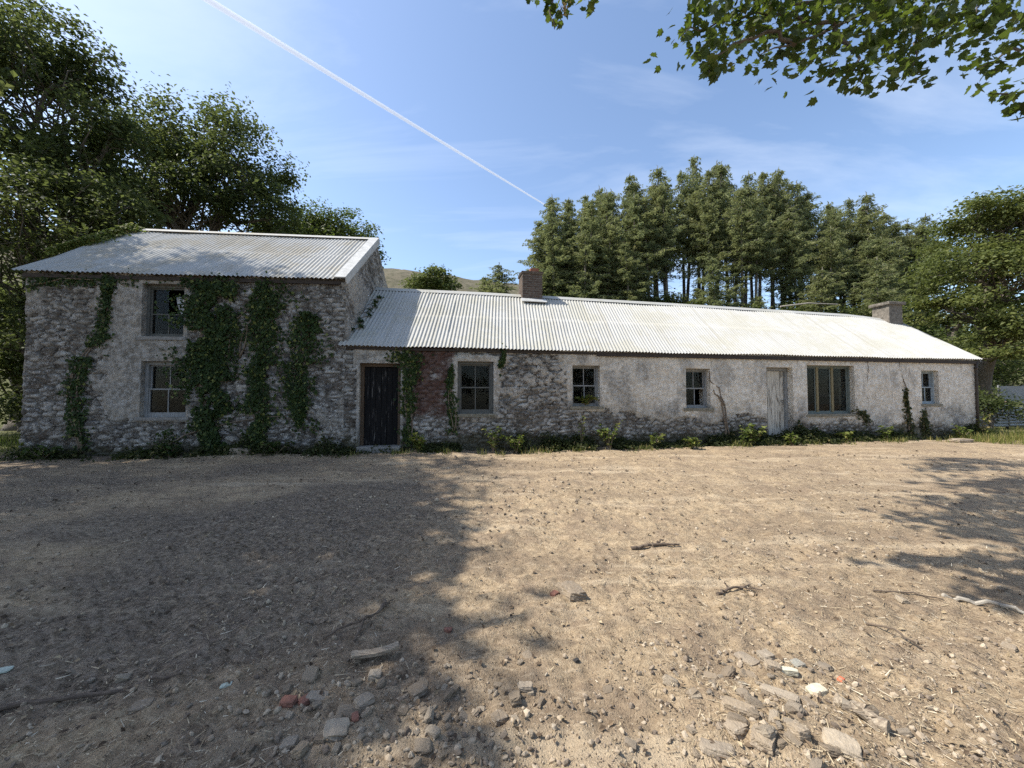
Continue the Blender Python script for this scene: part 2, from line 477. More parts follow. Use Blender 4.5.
M['fascia'] = mat_simple('dark tarred board', (.030, .023, .019), (.052, .040, .032), 5, 0.75, 0.4, (.6, 6, 6))
M['grey_wood'] = mat_simple('grey weathered frame paint', (.29, .30, .305), (.17, .17, .165), 10, 0.7, 0.4, (5, 5, .8), spots=((.10, .09, .08), 9, .6, .7, .7))
M['green_wood'] = mat_simple('faded green grey frame paint', (.17, .20, .185), (.10, .115, .105), 10, 0.7, 0.4, (5, 5, .8), spots=((.33, .33, .30), 9, .6, .7, .6))
M['blue_wood'] = mat_simple('faded pale blue frame paint', (.34, .40, .43), (.22, .25, .27), 10, 0.7, 0.4, (5, 5, .8))
M['dark_frame'] = mat_simple('dark mildewed frame', (.075, .078, .072), (.13, .13, .118), 10, 0.75, 0.4, (5, 5, .8))
M['ochre_wood'] = mat_simple('ochre mullion paint', (.23, .19, .10), (.15, .12, .065), 10, 0.7, 0.3, (5, 5, .8))
M['concrete'] = mat_simple('rough concrete', (.26, .25, .235), (.16, .155, .145), 12, 0.9, 0.5)
M['sill_stone'] = mat_simple('mossy sill stone', (.24, .22, .18), (.13, .12, .085), 14, 0.9, 0.6)
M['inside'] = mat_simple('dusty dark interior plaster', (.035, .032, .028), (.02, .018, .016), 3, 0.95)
M['cloth'] = mat_simple('torn white curtain', (.62, .62, .62), (.45, .45, .45), 10, 0.9)
M['glass'] = mat_glass()
M['pipe'] = mat_simple('dark iron pipe', (.035, .03, .026), (.06, .045, .035), 12, 0.6)
M['rust_pole'] = mat_simple('bleached dead wood', (.40, .36, .30), (.26, .23, .19), 12, 0.9)
M['bark'] = mat_simple('tree bark', (.085, .07, .055), (.15, .13, .105), 6, 0.95, 0.9, (3, 3, .6), bd=0.03)
M['pale_bark'] = mat_simple('grey conifer bark', (.20, .175, .15), (.11, .095, .08), 6, 0.95, 0.8, (3, 3, .6), bd=0.03)
M['vine_wood'] = mat_simple('dry vine wood', (.12, .09, .065), (.20, .16, .12), 14, 0.9, 0.6, (3, 3, .6))
G = [(0, (.020, .036, .012)), (.35, (.038, .066, .019)), (.7, (.062, .098, .026)), (1, (.10, .135, .036))]
M['leaf_oak'] = mat_leaf('dark broad leaves', [(0, (.024, .034, .014)), (.4, (.050, .068, .026)), (.75, (.088, .108, .040)), (1, (.15, .16, .062))], 0.42, 0.08, (.20, .25, .06))
M['leaf_light'] = mat_leaf('fresh bright leaves', [(0, (.040, .056, .020)), (.4, (.078, .104, .034)), (.75, (.125, .152, .050)), (1, (.19, .20, .075))], 0.38, .10, (.22, .27, .06))
M['leaf_pale'] = mat_leaf('olive pale leaves', [(0, (.045, .062, .022)), (.5, (.088, .112, .036)), (1, (.145, .155, .06))], 0.35)
M['leaf_maple'] = mat_leaf('maple leaves', [(0, (.018, .030, .010)), (.5, (.034, .056, .016)), (.85, (.06, .085, .024)), (1, (.10, .115, .035))], 0.36, 0.2, (.22, .32, .03))
M['needle'] = mat_leaf('spruce needles', [(0, (.072, .092, .050)), (.45, (.148, .178, .088)), (.8, (.205, .232, .118)), (1, (.28, .28, .16))], 0.42, 0.03, (.33, .36, .13))
M['needle_dead'] = mat_leaf('dry spruce twigs', [(0, (.06, .05, .035)), (1, (.13, .11, .08))], 0.1, 0.03)
M['ivy'] = mat_leaf('ivy leaves', [(0, (.014, .026, .010)), (.5, (.028, .050, .016)), (.85, (.046, .075, .022)), (1, (.17, .19, .06))], 0.25, 0.08)
M['weed'] = mat_leaf('weed leaves', [(0, (.04, .06, .018)), (.5, (.10, .135, .035)), (.85, (.19, .21, .06)), (1, (.28, .25, .11))], 0.35, 0.1)
M['cover'] = mat_leaf('low ground cover', [(0, (.014, .020, .008)), (.5, (.032, .040, .016)), (.8, (.06, .066, .026)), (.93, (.12, .11, .05)), (1, (.20, .16, .08))], 0.2, 0.05)
M['grass'] = mat_leaf('grass blades', [(0, (.06, .085, .022)), (.5, (.13, .155, .045)), (.8, (.24, .22, .09)), (1, (.36, .30, .16))], 0.3, 0.05)
M['dry_leaf'] = mat_leaf('dry seed wing bunch', [(0, (.25, .16, .07)), (1, (.42, .32, .17))], 0.4, 0.05, (.4, .3, .1))
M['straw'] = mat_rnd('dry straw and chips', [(0, (.07, .05, .035)), (.3, (.19, .135, .085)), (.6, (.38, .30, .19)), (.85, (.52, .43, .29)), (1, (.62, .55, .42))], 0.9, 60, 0.2)
M['pebble'] = mat_rnd('grit', [(0, (.14, .11, .085)), (.35, (.27, .215, .16)), (.7, (.37, .295, .21)), (1, (.45, .375, .28))], 0.95, 60, 0.4)
M['stone'] = mat_objrnd('yard stone', [(0, (.20, .155, .108)), (.4, (.32, .25, .172)), (.7, (.27, .225, .172)), (1, (.42, .345, .25))])
M['slate'] = mat_objrnd('grey green slate', [(0, (.24, .235, .20)), (1, (.33, .32, .27))])
M['red_brick'] = mat_simple('broken red brick', (.25, .115, .08), (.15, .075, .055), 25, 0.9, 0.6)
M['dead_wood'] = mat_simple('bleached dead wood grain', (.40, .335, .25), (.17, .13, .095), 9, 0.9, 0.8, (1.2, 9, 9), bd=0.01)
M['dark_wood'] = mat_simple('dark stick bark', (.075, .055, .042), (.15, .115, .085), 16, 0.9, 0.6)
M['scrap_white'] = mat_simple('cream plaster lump', (.56, .53, .40), (.44, .40, .30), 20, 0.9, 0.6)
M['scrap_green'] = mat_simple('pale green shard', (.42, .47, .40), (.33, .37, .31), 12, 0.5, 0.2)
M['scrap_orange'] = mat_simple('orange plastic', (.68, .17, .08), (.55, .13, .07), 12, 0.45, 0.2)
M['coal'] = mat_simple('black clinker', (.025, .023, .022), (.06, .055, .05), 20, 0.7, 0.8)
M['hill'] = None

# ------------------------------------------------------------------ layout frames of the two houses
class Frame:
    """u along the front, v into the house, z up"""
    def __init__(self, deg, P):
        t = rad(deg)
        self.d = np.array([math.cos(t), math.sin(t), 0]); self.b = np.array([-math.sin(t), math.cos(t), 0]); self.P = np.asarray(P, float)
    def __call__(self, uvz):
        q = np.asarray(uvz, float)
        return self.P + q[..., 0:1] * self.d + q[..., 1:2] * self.b + q[..., 2:3] * np.array([0, 0, 1.])
    def inv(self, x, y):
        dx = x - self.P[0]; dy = y - self.P[1]
        return dx * self.d[0] + dy * self.d[1], dx * self.b[0] + dy * self.b[1]
FC = Frame(10, (-1.65, 9.36, 0))     # long cottage
FL = Frame(5, (-0.81, 9.23, 0))      # taller house at the left end

def ground_h(x, y):
    x = np.asarray(x, float); y = np.asarray(y, float)
    u, v = FC.inv(x, y)
    h = -0.25 * sstep(0.0, 6.5, -v)
    r = np.hypot(x, y)
    yard = sstep(60, 25, r) * sstep(3, 0.5, v)
    h = h + yard * ((fbm(x * .45, y * .45, 3, 3) - .5) * 0.12 + (fbm(x * 2.1, y * 2.1, 5, 4) - .5) * 0.075)
    xr = x * .80 + y * .60; yr = -x * .60 + y * .80
    near = sstep(9, 2, y)
    h = h + yard * near * (fbm(xr * 1.1, yr * 7.0, 9, 3) - .5) * 0.055                # scraper marks
    h = h + yard * (fbm(x * 9, y * 9, 7, 3) - .5) * 0.050 * sstep(14, 3, r)
    h = h + yard * (fbm(x * 21, y * 21, 8, 2) - .5) * 0.026 * sstep(7, 2.5, r)
    h = h + yard * sstep(.3, .8, fbm(x * .5, y * 4.2, 21, 3)) * 0.03 * sstep(3.5, 6, y)  # wheel tracks along the front
    trk = sstep(.46, .62, fbm(xr * .5 + 3, yr * 1.3, 23, 3)) * sstep(10, 4, y) * sstep(2.5, -.5, x)
    h = h + yard * trk * .006 * np.sin(2 * np.pi * (xr + .25 * yr + .05 * fbm(xr * 3, yr * 3, 24, 2)) / .105)
    rub = np.exp(-((x + .6) ** 2 / .5 + (y - 1.85) ** 2 / .12)) + np.exp(-((x - 1.2) ** 2 / .22 + (y - 1.8) ** 2 / .10))
    h = h + rub * 0.05
    bank = 11.6 * sstep(8.0, 42, v)
    lump = (fbm(x * .09, y * .09, 31, 3) - .5) * 2.0 * sstep(14, 34, v)
    return h + bank + lump

# ------------------------------------------------------------------ ground sheet
def axis_pts(lo, hi, dense_lo, dense_hi, step, grow=1.09):
    p = list(np.arange(dense_lo, dense_hi + 1e-6, step))
    s = step; a = p[-1]
    while a < hi: s *= grow; a += s; p.append(a)
    s = step; a = p[0]; L = []
    while a > lo: s *= grow; a -= s; L.append(a)
    return np.array(L[::-1] + p)
gx = axis_pts(-900, 900, -3.4, 4.2, 0.021, 1.025)
gy = axis_pts(-60, 900, 1.35, 5.0, 0.021, 1.03)
GX, GY = np.meshgrid(gx, gy, indexing='ij')
GZ = ground_h(GX, GY)
u_, v_ = FC.inv(GX, GY)
gr = np.clip(sstep(1.0, 4.0, v_) + sstep(18.2, 20.5, u_) * sstep(-.9, .6, v_) * (.3 + .8 * fbm(GX, GY, 44, 3)) + sstep(-10.2, -11.5, u_) * sstep(-1.5, 1, v_), 0, 1)
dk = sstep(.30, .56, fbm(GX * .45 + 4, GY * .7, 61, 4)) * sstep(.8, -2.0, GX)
gmb = MB()
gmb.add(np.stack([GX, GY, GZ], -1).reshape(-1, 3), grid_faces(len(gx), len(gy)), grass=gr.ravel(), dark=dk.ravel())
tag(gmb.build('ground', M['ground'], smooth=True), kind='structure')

# ------------------------------------------------------------------ far hill
def build_hill():
    xs = np.linspace(-520, 260, 160); ys = np.linspace(120, 520, 60)
    X, Y = np.meshgrid(xs, ys, indexing='ij')
    ridge = 88 + 12 * (fbm(X * .008, X * 0 + 3, 71, 3) - .5) - 0.105 * np.maximum(X + 100, -260) - .0004 * np.maximum(X + 20, 0) ** 2
    Z = 10 + (ridge - 10) * sstep(115, 262, Y) * (1 - .25 * sstep(280, 520, Y)) + (fbm(X * .03, Y * .03, 72, 4) - .5) * 7 + (fbm(X * .12, Y * .12, 73, 3) - .5) * 2.2
    k = NT('heath hillside')
    n = k.noise(0.035, 6, 0.65); n2 = k.noise(0.25, 6, 0.7)
    c = k.ramp(n, [(0.3, (.105, .095, .06)), (0.5, (.145, .125, .088)), (0.7, (.085, .085, .05))])
    c = k.mix(k.rng(n2, .45, .62), c, (.085, .08, .05))
    c = k.mix(k.math('MULTIPLY', k.rng(k.noise(.12, 5, .7), .6, .7), .6), c, (.27, .24, .20))
    k.bsdf(c, 0.95, k.bump(n2, 0.6, 1.0), 0.1)
    m = MB(); m.add(np.stack([X, Y, Z], -1).reshape(-1, 3), grid_faces(160, 60))
    tag(m.build('hill', k.m, smooth=True), kind='structure')
build_hill()

# ------------------------------------------------------------------ walls
def stone_field(u, z, seed, cw=.29, ch=.10):
    """coursed rubble: returns (tone per stone, joint amount, bulge)"""
    zc = z + .16 * (fbm(u * 2.0, z * 1.5, seed + 5, 3) - .5); u = u + .22 * (fbm(u * 3, z * 5, seed + 6, 3) - .5)
    uu = u / cw; zz = zc / ch
    i0 = np.floor(uu); j0 = np.floor(zz)
    f1 = np.full(u.shape, 9.); f2 = np.full(u.shape, 9.); tone = np.zeros(u.shape)
    for di in (-1, 0, 1):
        for dj in (-1, 0, 1):
            i = i0 + di; j = j0 + dj
            off = .5 * (np.mod(j, 2))
            rx = vnoise(i * 1.0 + .5, j * 1.0 + .5, seed) ; rz = vnoise(i + .5, j + .5, seed + 1)
            hx = vnoise(i * 7.0, j * 13.0, seed + 2); hz = vnoise(i * 5.0, j * 3.0, seed + 3); ht = vnoise(i * 3.0, j * 11.0, seed + 4)
            du = (uu - (i + off * .6 + .15 + .7 * hx)) ; dz = (zz - (j + .2 + .6 * hz))
            d = np.sqrt(du * du * 1.0 + dz * dz * 1.0)
            near = d < f1
            f2 = np.where(near, f1, np.minimum(f2, d)); tone = np.where(near, ht, tone); f1 = np.where(near, d, f1)
    e = f2 - f1
    joint = 1 - sstep(.04, .20, e)
    bulge = sstep(.0, .35, e) * (.6 + .5 * tone)
    return tone, joint, bulge

def wall_slab(mb, fr, org, du, dn, L, ztop, ops, mask, thick=.45, res=.027, seed=1, edge_in=True, relief=1.0):
    """wall face from org along du (length L) with openings; dn points outward; mask(u,z) -> paint, moss, red, grey.
    ztop: height or function of u; a triangular top is followed by the grid"""
    us = np.arange(0, L + res, res); us[-1] = L
    zt = ztop if callable(ztop) else None
    H = float(np.max(zt(us))) if zt else ztop
    zs = np.arange(-.15, H + res, res); zs[-1] = H
    def snap(arr, vals):
        for q in vals:
            k = np.argmin(abs(arr - q)); arr[k] = q
    snap(us, [q for o in ops for q in (o[0], o[1])]); snap(zs, [q for o in ops for q in (o[2], o[3])])
    U, Z = np.meshgrid(us, zs, indexing='ij')
    if zt: Z = -.15 + (Z + .15) * ((zt(U) + .15) / (H + .15))
    paint, moss, red, grey = mask(U, Z)
    tone, joint, bulge = stone_field(U, Z, seed)
    flat = sstep(.35, .65, paint)
    hgt = relief * ((1 - flat) * (.046 * bulge - .012) + flat * (.040 + .012 * (bulge - .5)) + (fbm(U * 1.2, Z * 1.2, seed + 30, 3) - .5) * .05 + (fbm(U * 11, Z * 13, seed + 31, 3) - .5) * .034)
    nu, nz = U.shape
    kill = np.zeros((nu - 1, nz - 1), bool)
    uc = (us[:-1] + us[1:]) / 2; zc = (zs[:-1] + zs[1:]) / 2
    for (a, b, c, d) in ops:
        kill |= ((uc > a) & (uc < b))[:, None] & ((zc > c) & (zc < d))[None, :]
        dist = np.maximum(np.maximum(a - U, U - b), np.maximum(c - Z, Z - d))
        hgt = hgt * sstep(-.01, .06, dist) + .03 * (1 - sstep(-.01, .06, dist))
    P = org + U[..., None] * du + hgt[..., None] * dn + Z[..., None] * np.array([0, 0, 1.])
    F = grid_faces(nu, nz).reshape(nu - 1, nz - 1, 4)[~kill]
    if np.dot(np.cross(du, [0, 0, 1]), dn) < 0: F = F[:, ::-1]
    at = dict(paint=paint.ravel(), moss=moss.ravel(), red=red.ravel(), grey=grey.ravel(), stone=tone.ravel(), joint=joint.ravel())
    mb.add(P.reshape(-1, 3), F, **at)
    # reveals and slab edges: every border edge is pushed into the wall
    e = np.concatenate([F[:, [0, 1]], F[:, [1, 2]], F[:, [2, 3]], F[:, [3, 0]]])
    key = np.sort(e, 1); _, inv, cnt = np.unique(key[:, 0] * (nu * nz) + key[:, 1], return_inverse=True, return_counts=True)
    be = e[cnt[inv] == 1]
    A = P.reshape(-1, 3)[be[:, 0]]; B = P.reshape(-1, 3)[be[:, 1]]
    Uf = U.ravel(); Zf = Z.ravel()
    base = (org + Uf[:, None] * du + Zf[:, None] * np.array([0, 0, 1.])) - dn * thick
    A2 = base[be[:, 0]]; B2 = base[be[:, 1]]
    V = np.stack([B, A, A2, B2], 1).reshape(-1, 3)
    rep = lambda a: np.stack([a[be[:, 1]], a[be[:, 0]], a[be[:, 0]], a[be[:, 1]]], 1).ravel()
    mb.add(V, np.arange(len(V)).reshape(-1, 4), paint=np.maximum(rep(at['paint']), .6), moss=rep(at['moss']) * .5, red=rep(at['red']) * 0, grey=rep(at['grey']), stone=rep(at['stone']), joint=rep(at['joint']) * 0)

UP = np.array([0, 0, 1.])
def rect_band(U, Z, r, w):
    """1 inside a band of width w round the opening r"""
    dist = np.maximum(np.maximum(r[0] - U, U - r[1]), np.maximum(r[2] - Z, Z - r[3]))
    return sstep(w + .03, w - .03, dist)

# openings (u0,u1,z0,z1)
C_DOOR1 = (-1.95, -1.02, 0.0, 2.11)
C_W3 = (0.32, 1.21, .90, 2.19)
C_W4 = (3.25, 4.00, 1.07, 2.14)
C_W5 = (6.47, 7.21, 1.01, 2.09)
C_DOOR2 = (8.99, 9.86, .06, 2.16)
C_W6 = (10.34, 11.99, .82, 2.24)
C_W7 = (14.47, 15.14, 1.10, 2.13)
L_W1 = (-7.50, -6.62, 2.66, 3.86)
L_W2 = (-7.48, -6.52, .86, 2.11)

def mask_cottage(U, Z, off=-2.33):
    u = U + off
    n = fbm(u * 1.1, Z * 1.5, 101, 4); n2 = fbm(u * 4, Z * 5, 102, 4)
    amount = np.interp(u, [-2.4, -.9, .2, 1.3, 2.4, 3.6, 4.4, 6, 9, 13, 17], [.30, .22, .20, .40, .48, .58, .84, .94, .98, 1.02, 1.05])
    low = sstep(1.45, .25, Z + 1.3 * (n - .5) + .5 * (n2 - .5)) * np.interp(u, [0, 4, 9, 13], [.45, .82, .80, .62])
    p = sstep(-.30, .26, amount - low - (n * .6 + n2 * .4) + .02)
    for r in (C_W3, C_W4): p = np.maximum(p, rect_band(U + off + .12 * (n2 - .5), Z + .14 * (n - .5), r, .15) * (.50 + .7 * n2))
    p = np.maximum(p, .9 * rect_band(u, Z, C_DOOR1, .07))
    p = np.maximum(p, .8 * rect_band(u, Z, (-2.0, -.9, 2.1, 2.5), .10))
    moss = sstep(.72, .08, Z + .5 * (n - .5)) * 1.0 + .45 * sstep(.70, .85, n2) * sstep(6, 1, u)
    red = sstep(-.95, -.6, u) * sstep(.42, .05, u) * sstep(.45, 1.15, Z) * (.62 + .9 * (n2 - .35)) + .55 * sstep(2.2, 2.4, Z) * sstep(1.6, -.5, u) * n2
    grey = np.interp(u, [-2.4, 1.5, 3, 4.6, 6, 9, 13], [.75, .62, .48, .22, .06, .0, .0]) + .85 * sstep(.34, .6, n * .6 + n2 * .4) * sstep(1.5, .35, Z + .7 * (n - .5)) + .45 * sstep(.56, .70, fbm(u * 1.7 + 9, Z * 1.1, 104, 3))
    return p, np.clip(moss, 0, 1), np.clip(red, 0, 1), np.clip(grey, 0, 1)

def mask_left(U, Z, off=-9.85):
    u = U + off
    n = fbm(u * 1.0, Z * 1.1, 111, 4); n2 = fbm(u * 4, Z * 5, 112, 4)
    strip = sstep(-8.75, -8.15, u + .9 * (n2 - .5)) * sstep(-7.3, -7.42, u) * sstep(.5, 1.0, Z + .5 * (n - .5)) * (.62 + .5 * n2)
    tl = sstep(.46, .66, n) * sstep(1.6, 2.6, Z) * sstep(-7, -7.8, u) * .62
    p = np.maximum(strip, tl)
    p = np.maximum(p, .55 * sstep(.50, .66, n) * sstep(-6.4, -5.5, u))
    p = np.maximum(p, rect_band(u, Z, L_W1, .10) * .9); p = np.maximum(p, rect_band(u, Z, L_W2, .10) * .9)
    p = np.maximum(p, sstep(-7.75, -7.6, u) * sstep(-6.5, -6.6, u) * sstep(2.1, 2.15, Z) * sstep(2.7, 2.6, Z))
    moss = sstep(.5, .02, Z + .4 * (n - .5)) * .9 + .4 * sstep(.72, .84, n2)
    red = .35 * sstep(.62, .75, fbm(u * 2, Z * 2, 115, 3)) * sstep(-5.5, -4, u)
    return p, np.clip(moss, 0, 1), red, np.full(U.shape, .9)

def mask_plain(paint_lo, paint_hi, g):
    def f(U, Z):
        n = fbm(U * 1.1, Z * 1.2, 121, 4)
        return sstep(.42, .6, n) * paint_hi + paint_lo, sstep(.5, .1, Z) * .8, np.zeros(U.shape), np.full(U.shape, g)
    return f

def rel(o, off): return tuple((o[0] - off, o[1] - off, o[2], o[3]))

# ------------------------------------------------------------------ corrugated roofs
def roof_sheet(mb, E0, E1, R0, R1, lam=.105, amp=.0145, rows=16, seed=0, lift=0.0, sag=.020):
    """corrugated slope between the eave E0..E1 and the ridge R0..R1 (lists of points allowed for the ridge)"""
    E0, E1 = np.asarray(E0, float), np.asarray(E1, float); R = np.asarray(R0 if R1 is None else [R0, R1], float)
    L = np.linalg.norm(E1 - E0); n = int(L / lam * 8); s = np.linspace(0, 1, n)
    tr = np.linspace(0, 1, len(R))
    Rp = np.stack([np.interp(s, tr, R[:, k]) for k in range(3)], -1); Ep = E0 + s[:, None] * (E1 - E0)
    t = np.sort(np.concatenate([np.linspace(0, 1, rows), [.508, .512]]))
    nr = np.cross(E1 - E0, Rp[n // 2] - Ep[n // 2]); nr /= np.linalg.norm(nr)
    if nr[2] < 0: nr = -nr
    S_, T_ = np.meshgrid(s, t, indexing='ij')
    P = Ep[:, None] * (1 - T_[..., None]) + Rp[:, None] * T_[..., None]
    h = amp * np.cos(2 * np.pi * S_ * L / lam) + .010 * (T_ > .51) * -1 + sag * (fbm(S_ * L * .7, T_ * 4, seed, 3) - .5) * 2 + .006 * (vnoise(np.floor(S_ * L / .8), np.floor(T_ * 2 + .5), seed + 3) - .5) * 2
    jag = .018 * (vnoise(np.floor(S_ * L / .8) * 3.1, S_ * 0, seed + 9) - .5) * (T_ < .01)
    P = P + h[..., None] * nr + lift * nr + jag[..., None] * (Ep - Rp)[:, None] / 3
    mb.add(P.reshape(-1, 3), grid_faces(n, len(t)), su=(S_ * L).ravel(), tv=T_.ravel())
    return nr

def slab_between(p0, p1, side, up, w, h):
    """box beam from p0 to p1, w along side, h along up"""
    p0, p1, side, up = (np.asarray(a, float) for a in (p0, p1, side, up))
    side = side / np.linalg.norm(side); up = up / np.linalg.norm(up)
    q = []
    for p in (p0, p1):
        for a, b in ((-1, -1), (1, -1), (1, 1), (-1, 1)): q.append(p + side * w / 2 * a + up * h / 2 * b)
    F = np.array([[0, 1, 2, 3], [7, 6, 5, 4], [0, 4, 5, 1], [1, 5, 6, 2], [2, 6, 7, 3], [3, 7, 4, 0]])
    return np.array(q), F

# ------------------------------------------------------------------ windows and doors
def fbox(mb, fr, u0, u1, v0, v1, z0, z1):
    mb.add(fr(box_pts((u0, v0, z0), (u1, v1, z1))), BOXF)

def make_window(fr, parent, r, kind, label, fmat, v=.13, fw=.055, sill=True, smat=None, glass_holes=()):
    u0, u1, z0, z1 = r
    sash = MB(); frame = MB(); pane = MB(); sl = MB()
    # outer frame
    for a in ((u0, u0 + fw, z0, z1), (u1 - fw, u1, z0, z1)): fbox(frame, fr, a[0], a[1], v - .03, v + .07, a[2], a[3])
    fbox(frame, fr, u0 + fw, u1 - fw, v - .03, v + .07, z1 - fw, z1); fbox(frame, fr, u0 + fw, u1 - fw, v - .035, v + .07, z0, z0 + fw)
    a0, a1, b0, b1 = u0 + fw, u1 - fw, z0 + fw, z1 - fw
    um = (a0 + a1) / 2; zm = (b0 + b1) / 2
    st = .032
    def rails(c0, c1, d0, d1, vv, bars):
        fbox(sash, fr, c0, c0 + st, vv, vv + .035, d0, d1); fbox(sash, fr, c1 - st, c1, vv, vv + .035, d0, d1)
        fbox(sash, fr, c0 + st, c1 - st, vv, vv + .035, d0, d0 + st); fbox(sash, fr, c0 + st, c1 - st, vv, vv + .035, d1 - st, d1)
        for q in bars: fbox(sash, fr, q - .011, q + .011, vv + .004, vv + .03, d0 + st, d1 - st)
    def glass(c0, c1, d0, d1, vv):
        pane.add(fr(np.array([(c0, vv, d0), (c1, vv, d0), (c1, vv + .004, d1), (c0, vv + .004, d1)])), np.array([[0, 1, 2, 3]]))
    if kind == 'sash':
        rails(a0, a1, zm - .018, b1, v + .035, [um]); rails(a0, a1, b0, zm + .018, v - .008, [um])
        for i, (c0, c1, d0, d1, vv) in enumerate(((a0, um, zm, b1, v + .052), (um, a1, zm, b1, v + .052), (a0, um, b0, zm, v + .01), (um, a1, b0, zm, v + .01))):
            if i not in glass_holes: glass(c0 + .01, c1 - .01, d0 + .01, d1 - .01, vv)
    elif kind == 'broken':
        rails(a0, a1, b0, b1, v + .01, [])
        fbox(sash, fr, a0 + st, a1 - st, v + .012, v + .04, b0 + .46, b0 + .49)
        fbox(sash, fr, um - .012, um + .012, v + .014, v + .038, b0 + st, b0 + .46)
        glass(a0 + .02, um - .02, b0 + .02, b1 - .02, v + .026); glass(um + .02, a1 - .02, b0 + .02, b0 + .44, v + .028)
    elif kind == 'triple':
        w = a1 - a0
        q1, q2 = a0 + w * .30, a0 + w * .64
        mul = MB()
        for q in (q1, q2): fbox(mul, fr, q - .035, q + .035, v - .02, v + .06, b0, b1)
        rails(a0, q1 - .035, b0, b1, v + .01, []); rails(q1 + .035, q2 - .035, b0, b1, v + .01, []); rails(q2 + .035, a1, b0, b1, v + .01, [])
        for c0, c1 in ((a0, q1 - .04), (q1 + .04, q2 - .04), (q2 + .04, a1)): glass(c0 + .01, c1 - .01, b0 + .01, b1 - .01, v + .028)
    w_ob = sash.build('window', fmat, parent, smooth=False)
    tag(w_ob, label)
    frame.build('frame', fmat, w_ob)
    pane.build('pane', M['glass'], w_ob)
    if kind == 'triple': mul.build('mullion', M['ochre_wood'], w_ob)
    if sill:
        V, F = rough_box((u1 - u0 + .16, .24, .075), 9, .05, int(u0 * 10) % 50, .06)
        sl.add(fr(V + np.array([(u0 + u1) / 2, .05, z0 - .037])), F)
        sl.build('sill', smat or M['sill_stone'], w_ob)
    return w_ob

def make_door(fr, parent, r, label, mat, fmat, v, n, fw=.07):
    u0, u1, z0, z1 = r
    leaf = MB(); frame = MB(); hd = MB()
    fbox(frame, fr, u0, u0 + fw, v - .05, v + .08, z0, z1); fbox(frame, fr, u1 - fw, u1, v - .05, v + .08, z0, z1)
    fbox(frame, fr, u0 + fw, u1 - fw, v - .05, v + .08, z1 - fw, z1)
    a0, a1 = u0 + fw + .006, u1 - fw - .006
    w = (a1 - a0) / n
    for i in range(n):
        j = .006 * math.sin(i * 5.1)
        fbox(leaf, fr, a0 + i * w + .004, a0 + (i + 1) * w - .004, v + j, v + .04 + j, z0 + .015 + .012 * abs(math.sin(i * 2.3)), z1 - fw - .01)
    for zz in (z0 + .35, z0 + 1.1, z1 - .35): fbox(leaf, fr, a0, a1, v + .042, v + .065, zz - .06, zz + .06)
    d = leaf.build('door', mat, parent); tag(d, label)
    frame.build('frame', fmat, d)
    V, F = tube(fr(np.array([(a1 - .09, v - .012, z0 + .98), (a1 - .09, v - .055, z0 + .98), (a1 - .09, v - .055, z0 + 1.12), (a1 - .09, v - .012, z0 + 1.12)])), .009, 6)
    hd.add(V, F); hd.build('handle', M['pipe'], d)
    return d

# ================================================================== the long cottage
E_OV = .15                                     # eave overhang
cot = thing('stone_cottage', 'long low stone cottage with peeling limewash and pale corrugated roof beside the taller house', 'house', tuple(FC((0, 0, 0))))
wm = MB()
CU0, CU1, CDEP = -2.33, 16.60, 4.9
wall_slab(wm, FC, FC((CU0, 0, 0)), FC.d, -FC.b, CU1 - CU0, 2.56, [rel(o, CU0) for o in (C_DOOR1, C_W3, C_W4, C_W5, C_DOOR2, C_W6, C_W7)], mask_cottage, seed=1)
gab = lambda top, dep, low: (lambda t: low + (top - low) * (1 - abs(t - dep / 2) / (dep / 2)))
wall_slab(wm, FC, FC((CU1 + .012, .02, 0)), FC.b + FC.d * .12, FC.d, CDEP, gab(4.12, CDEP, 2.50), [], mask_plain(.2, .7, .2), thick=.4, res=.06, seed=4, relief=.6)
wall_slab(wm, FC, FC((CU0, CDEP, 0)), FC.d, FC.b, CU1 - CU0, 2.5, [], mask_plain(.1, .5, .4), thick=.3, res=.12, seed=5, relief=.6)
wm.build('wall', M['wall'], cot, smooth=True)
im = MB()
fbox(im, FC, CU0 + .1, CU1 - .3, .5, 4.6, -.02, .03)
for uu in (-.55, 4.9, 8.4, 13.2): fbox(im, FC, uu, uu + .2, .46, 4.6, .03, 2.5)
fbox(im, FC, CU0 + .1, CU1 - .3, 4.45, 4.55, .03, 2.5)
im.build('interior', M['inside'], cot)
rf = MB()
ridgeC = [(-2.02, 2.42, 4.57), (1.1, 2.42, 4.575), (4.5, 2.42, 4.54), (8, 2.42, 4.505), (11.5, 2.42, 4.45), (15.0, 2.42, 4.40), (17.2, 2.42, 4.24)]
rs = np.linspace(-2.02, 17.2, 25)
rz = np.interp(rs, [q[0] for q in ridgeC], [q[2] for q in ridgeC])
RC = FC(np.stack([rs, np.full(25, 2.42), rz], -1))
nrC = roof_sheet(rf, FC((-2.40, -E_OV, 2.50)), FC((16.76, -E_OV, 2.50)), RC, None, lam=.092, seed=201)
roof_sheet(rf, FC((-2.05, 5.05, 2.50)), FC((17.4, 5.05, 2.50)), RC, None, lam=.092, seed=205, rows=6)
roofC = rf.build('roof', M['roof_far'], cot, smooth=True)
tag(roofC, 'long sunlit pale corrugated roof slope')
cp = MB()
capP = RC + np.array([0, 0, .018])
for sgn in (-1, 1):
    A = capP; B = capP + (FC.b * sgn * .15 - UP * .122)
    V = np.stack([A, B], 1).reshape(-1, 3); cp.add(V, grid_faces(25, 2))
cp.build('ridge_cap', M['roof_far'], roofC)
fa = MB()
fa.add(*slab_between(FC((3.9, -.075, 2.425)), FC((16.68, -.075, 2.41)), FC.b, UP, .05, .10))
fa.build('fascia', M['fascia'], roofC)
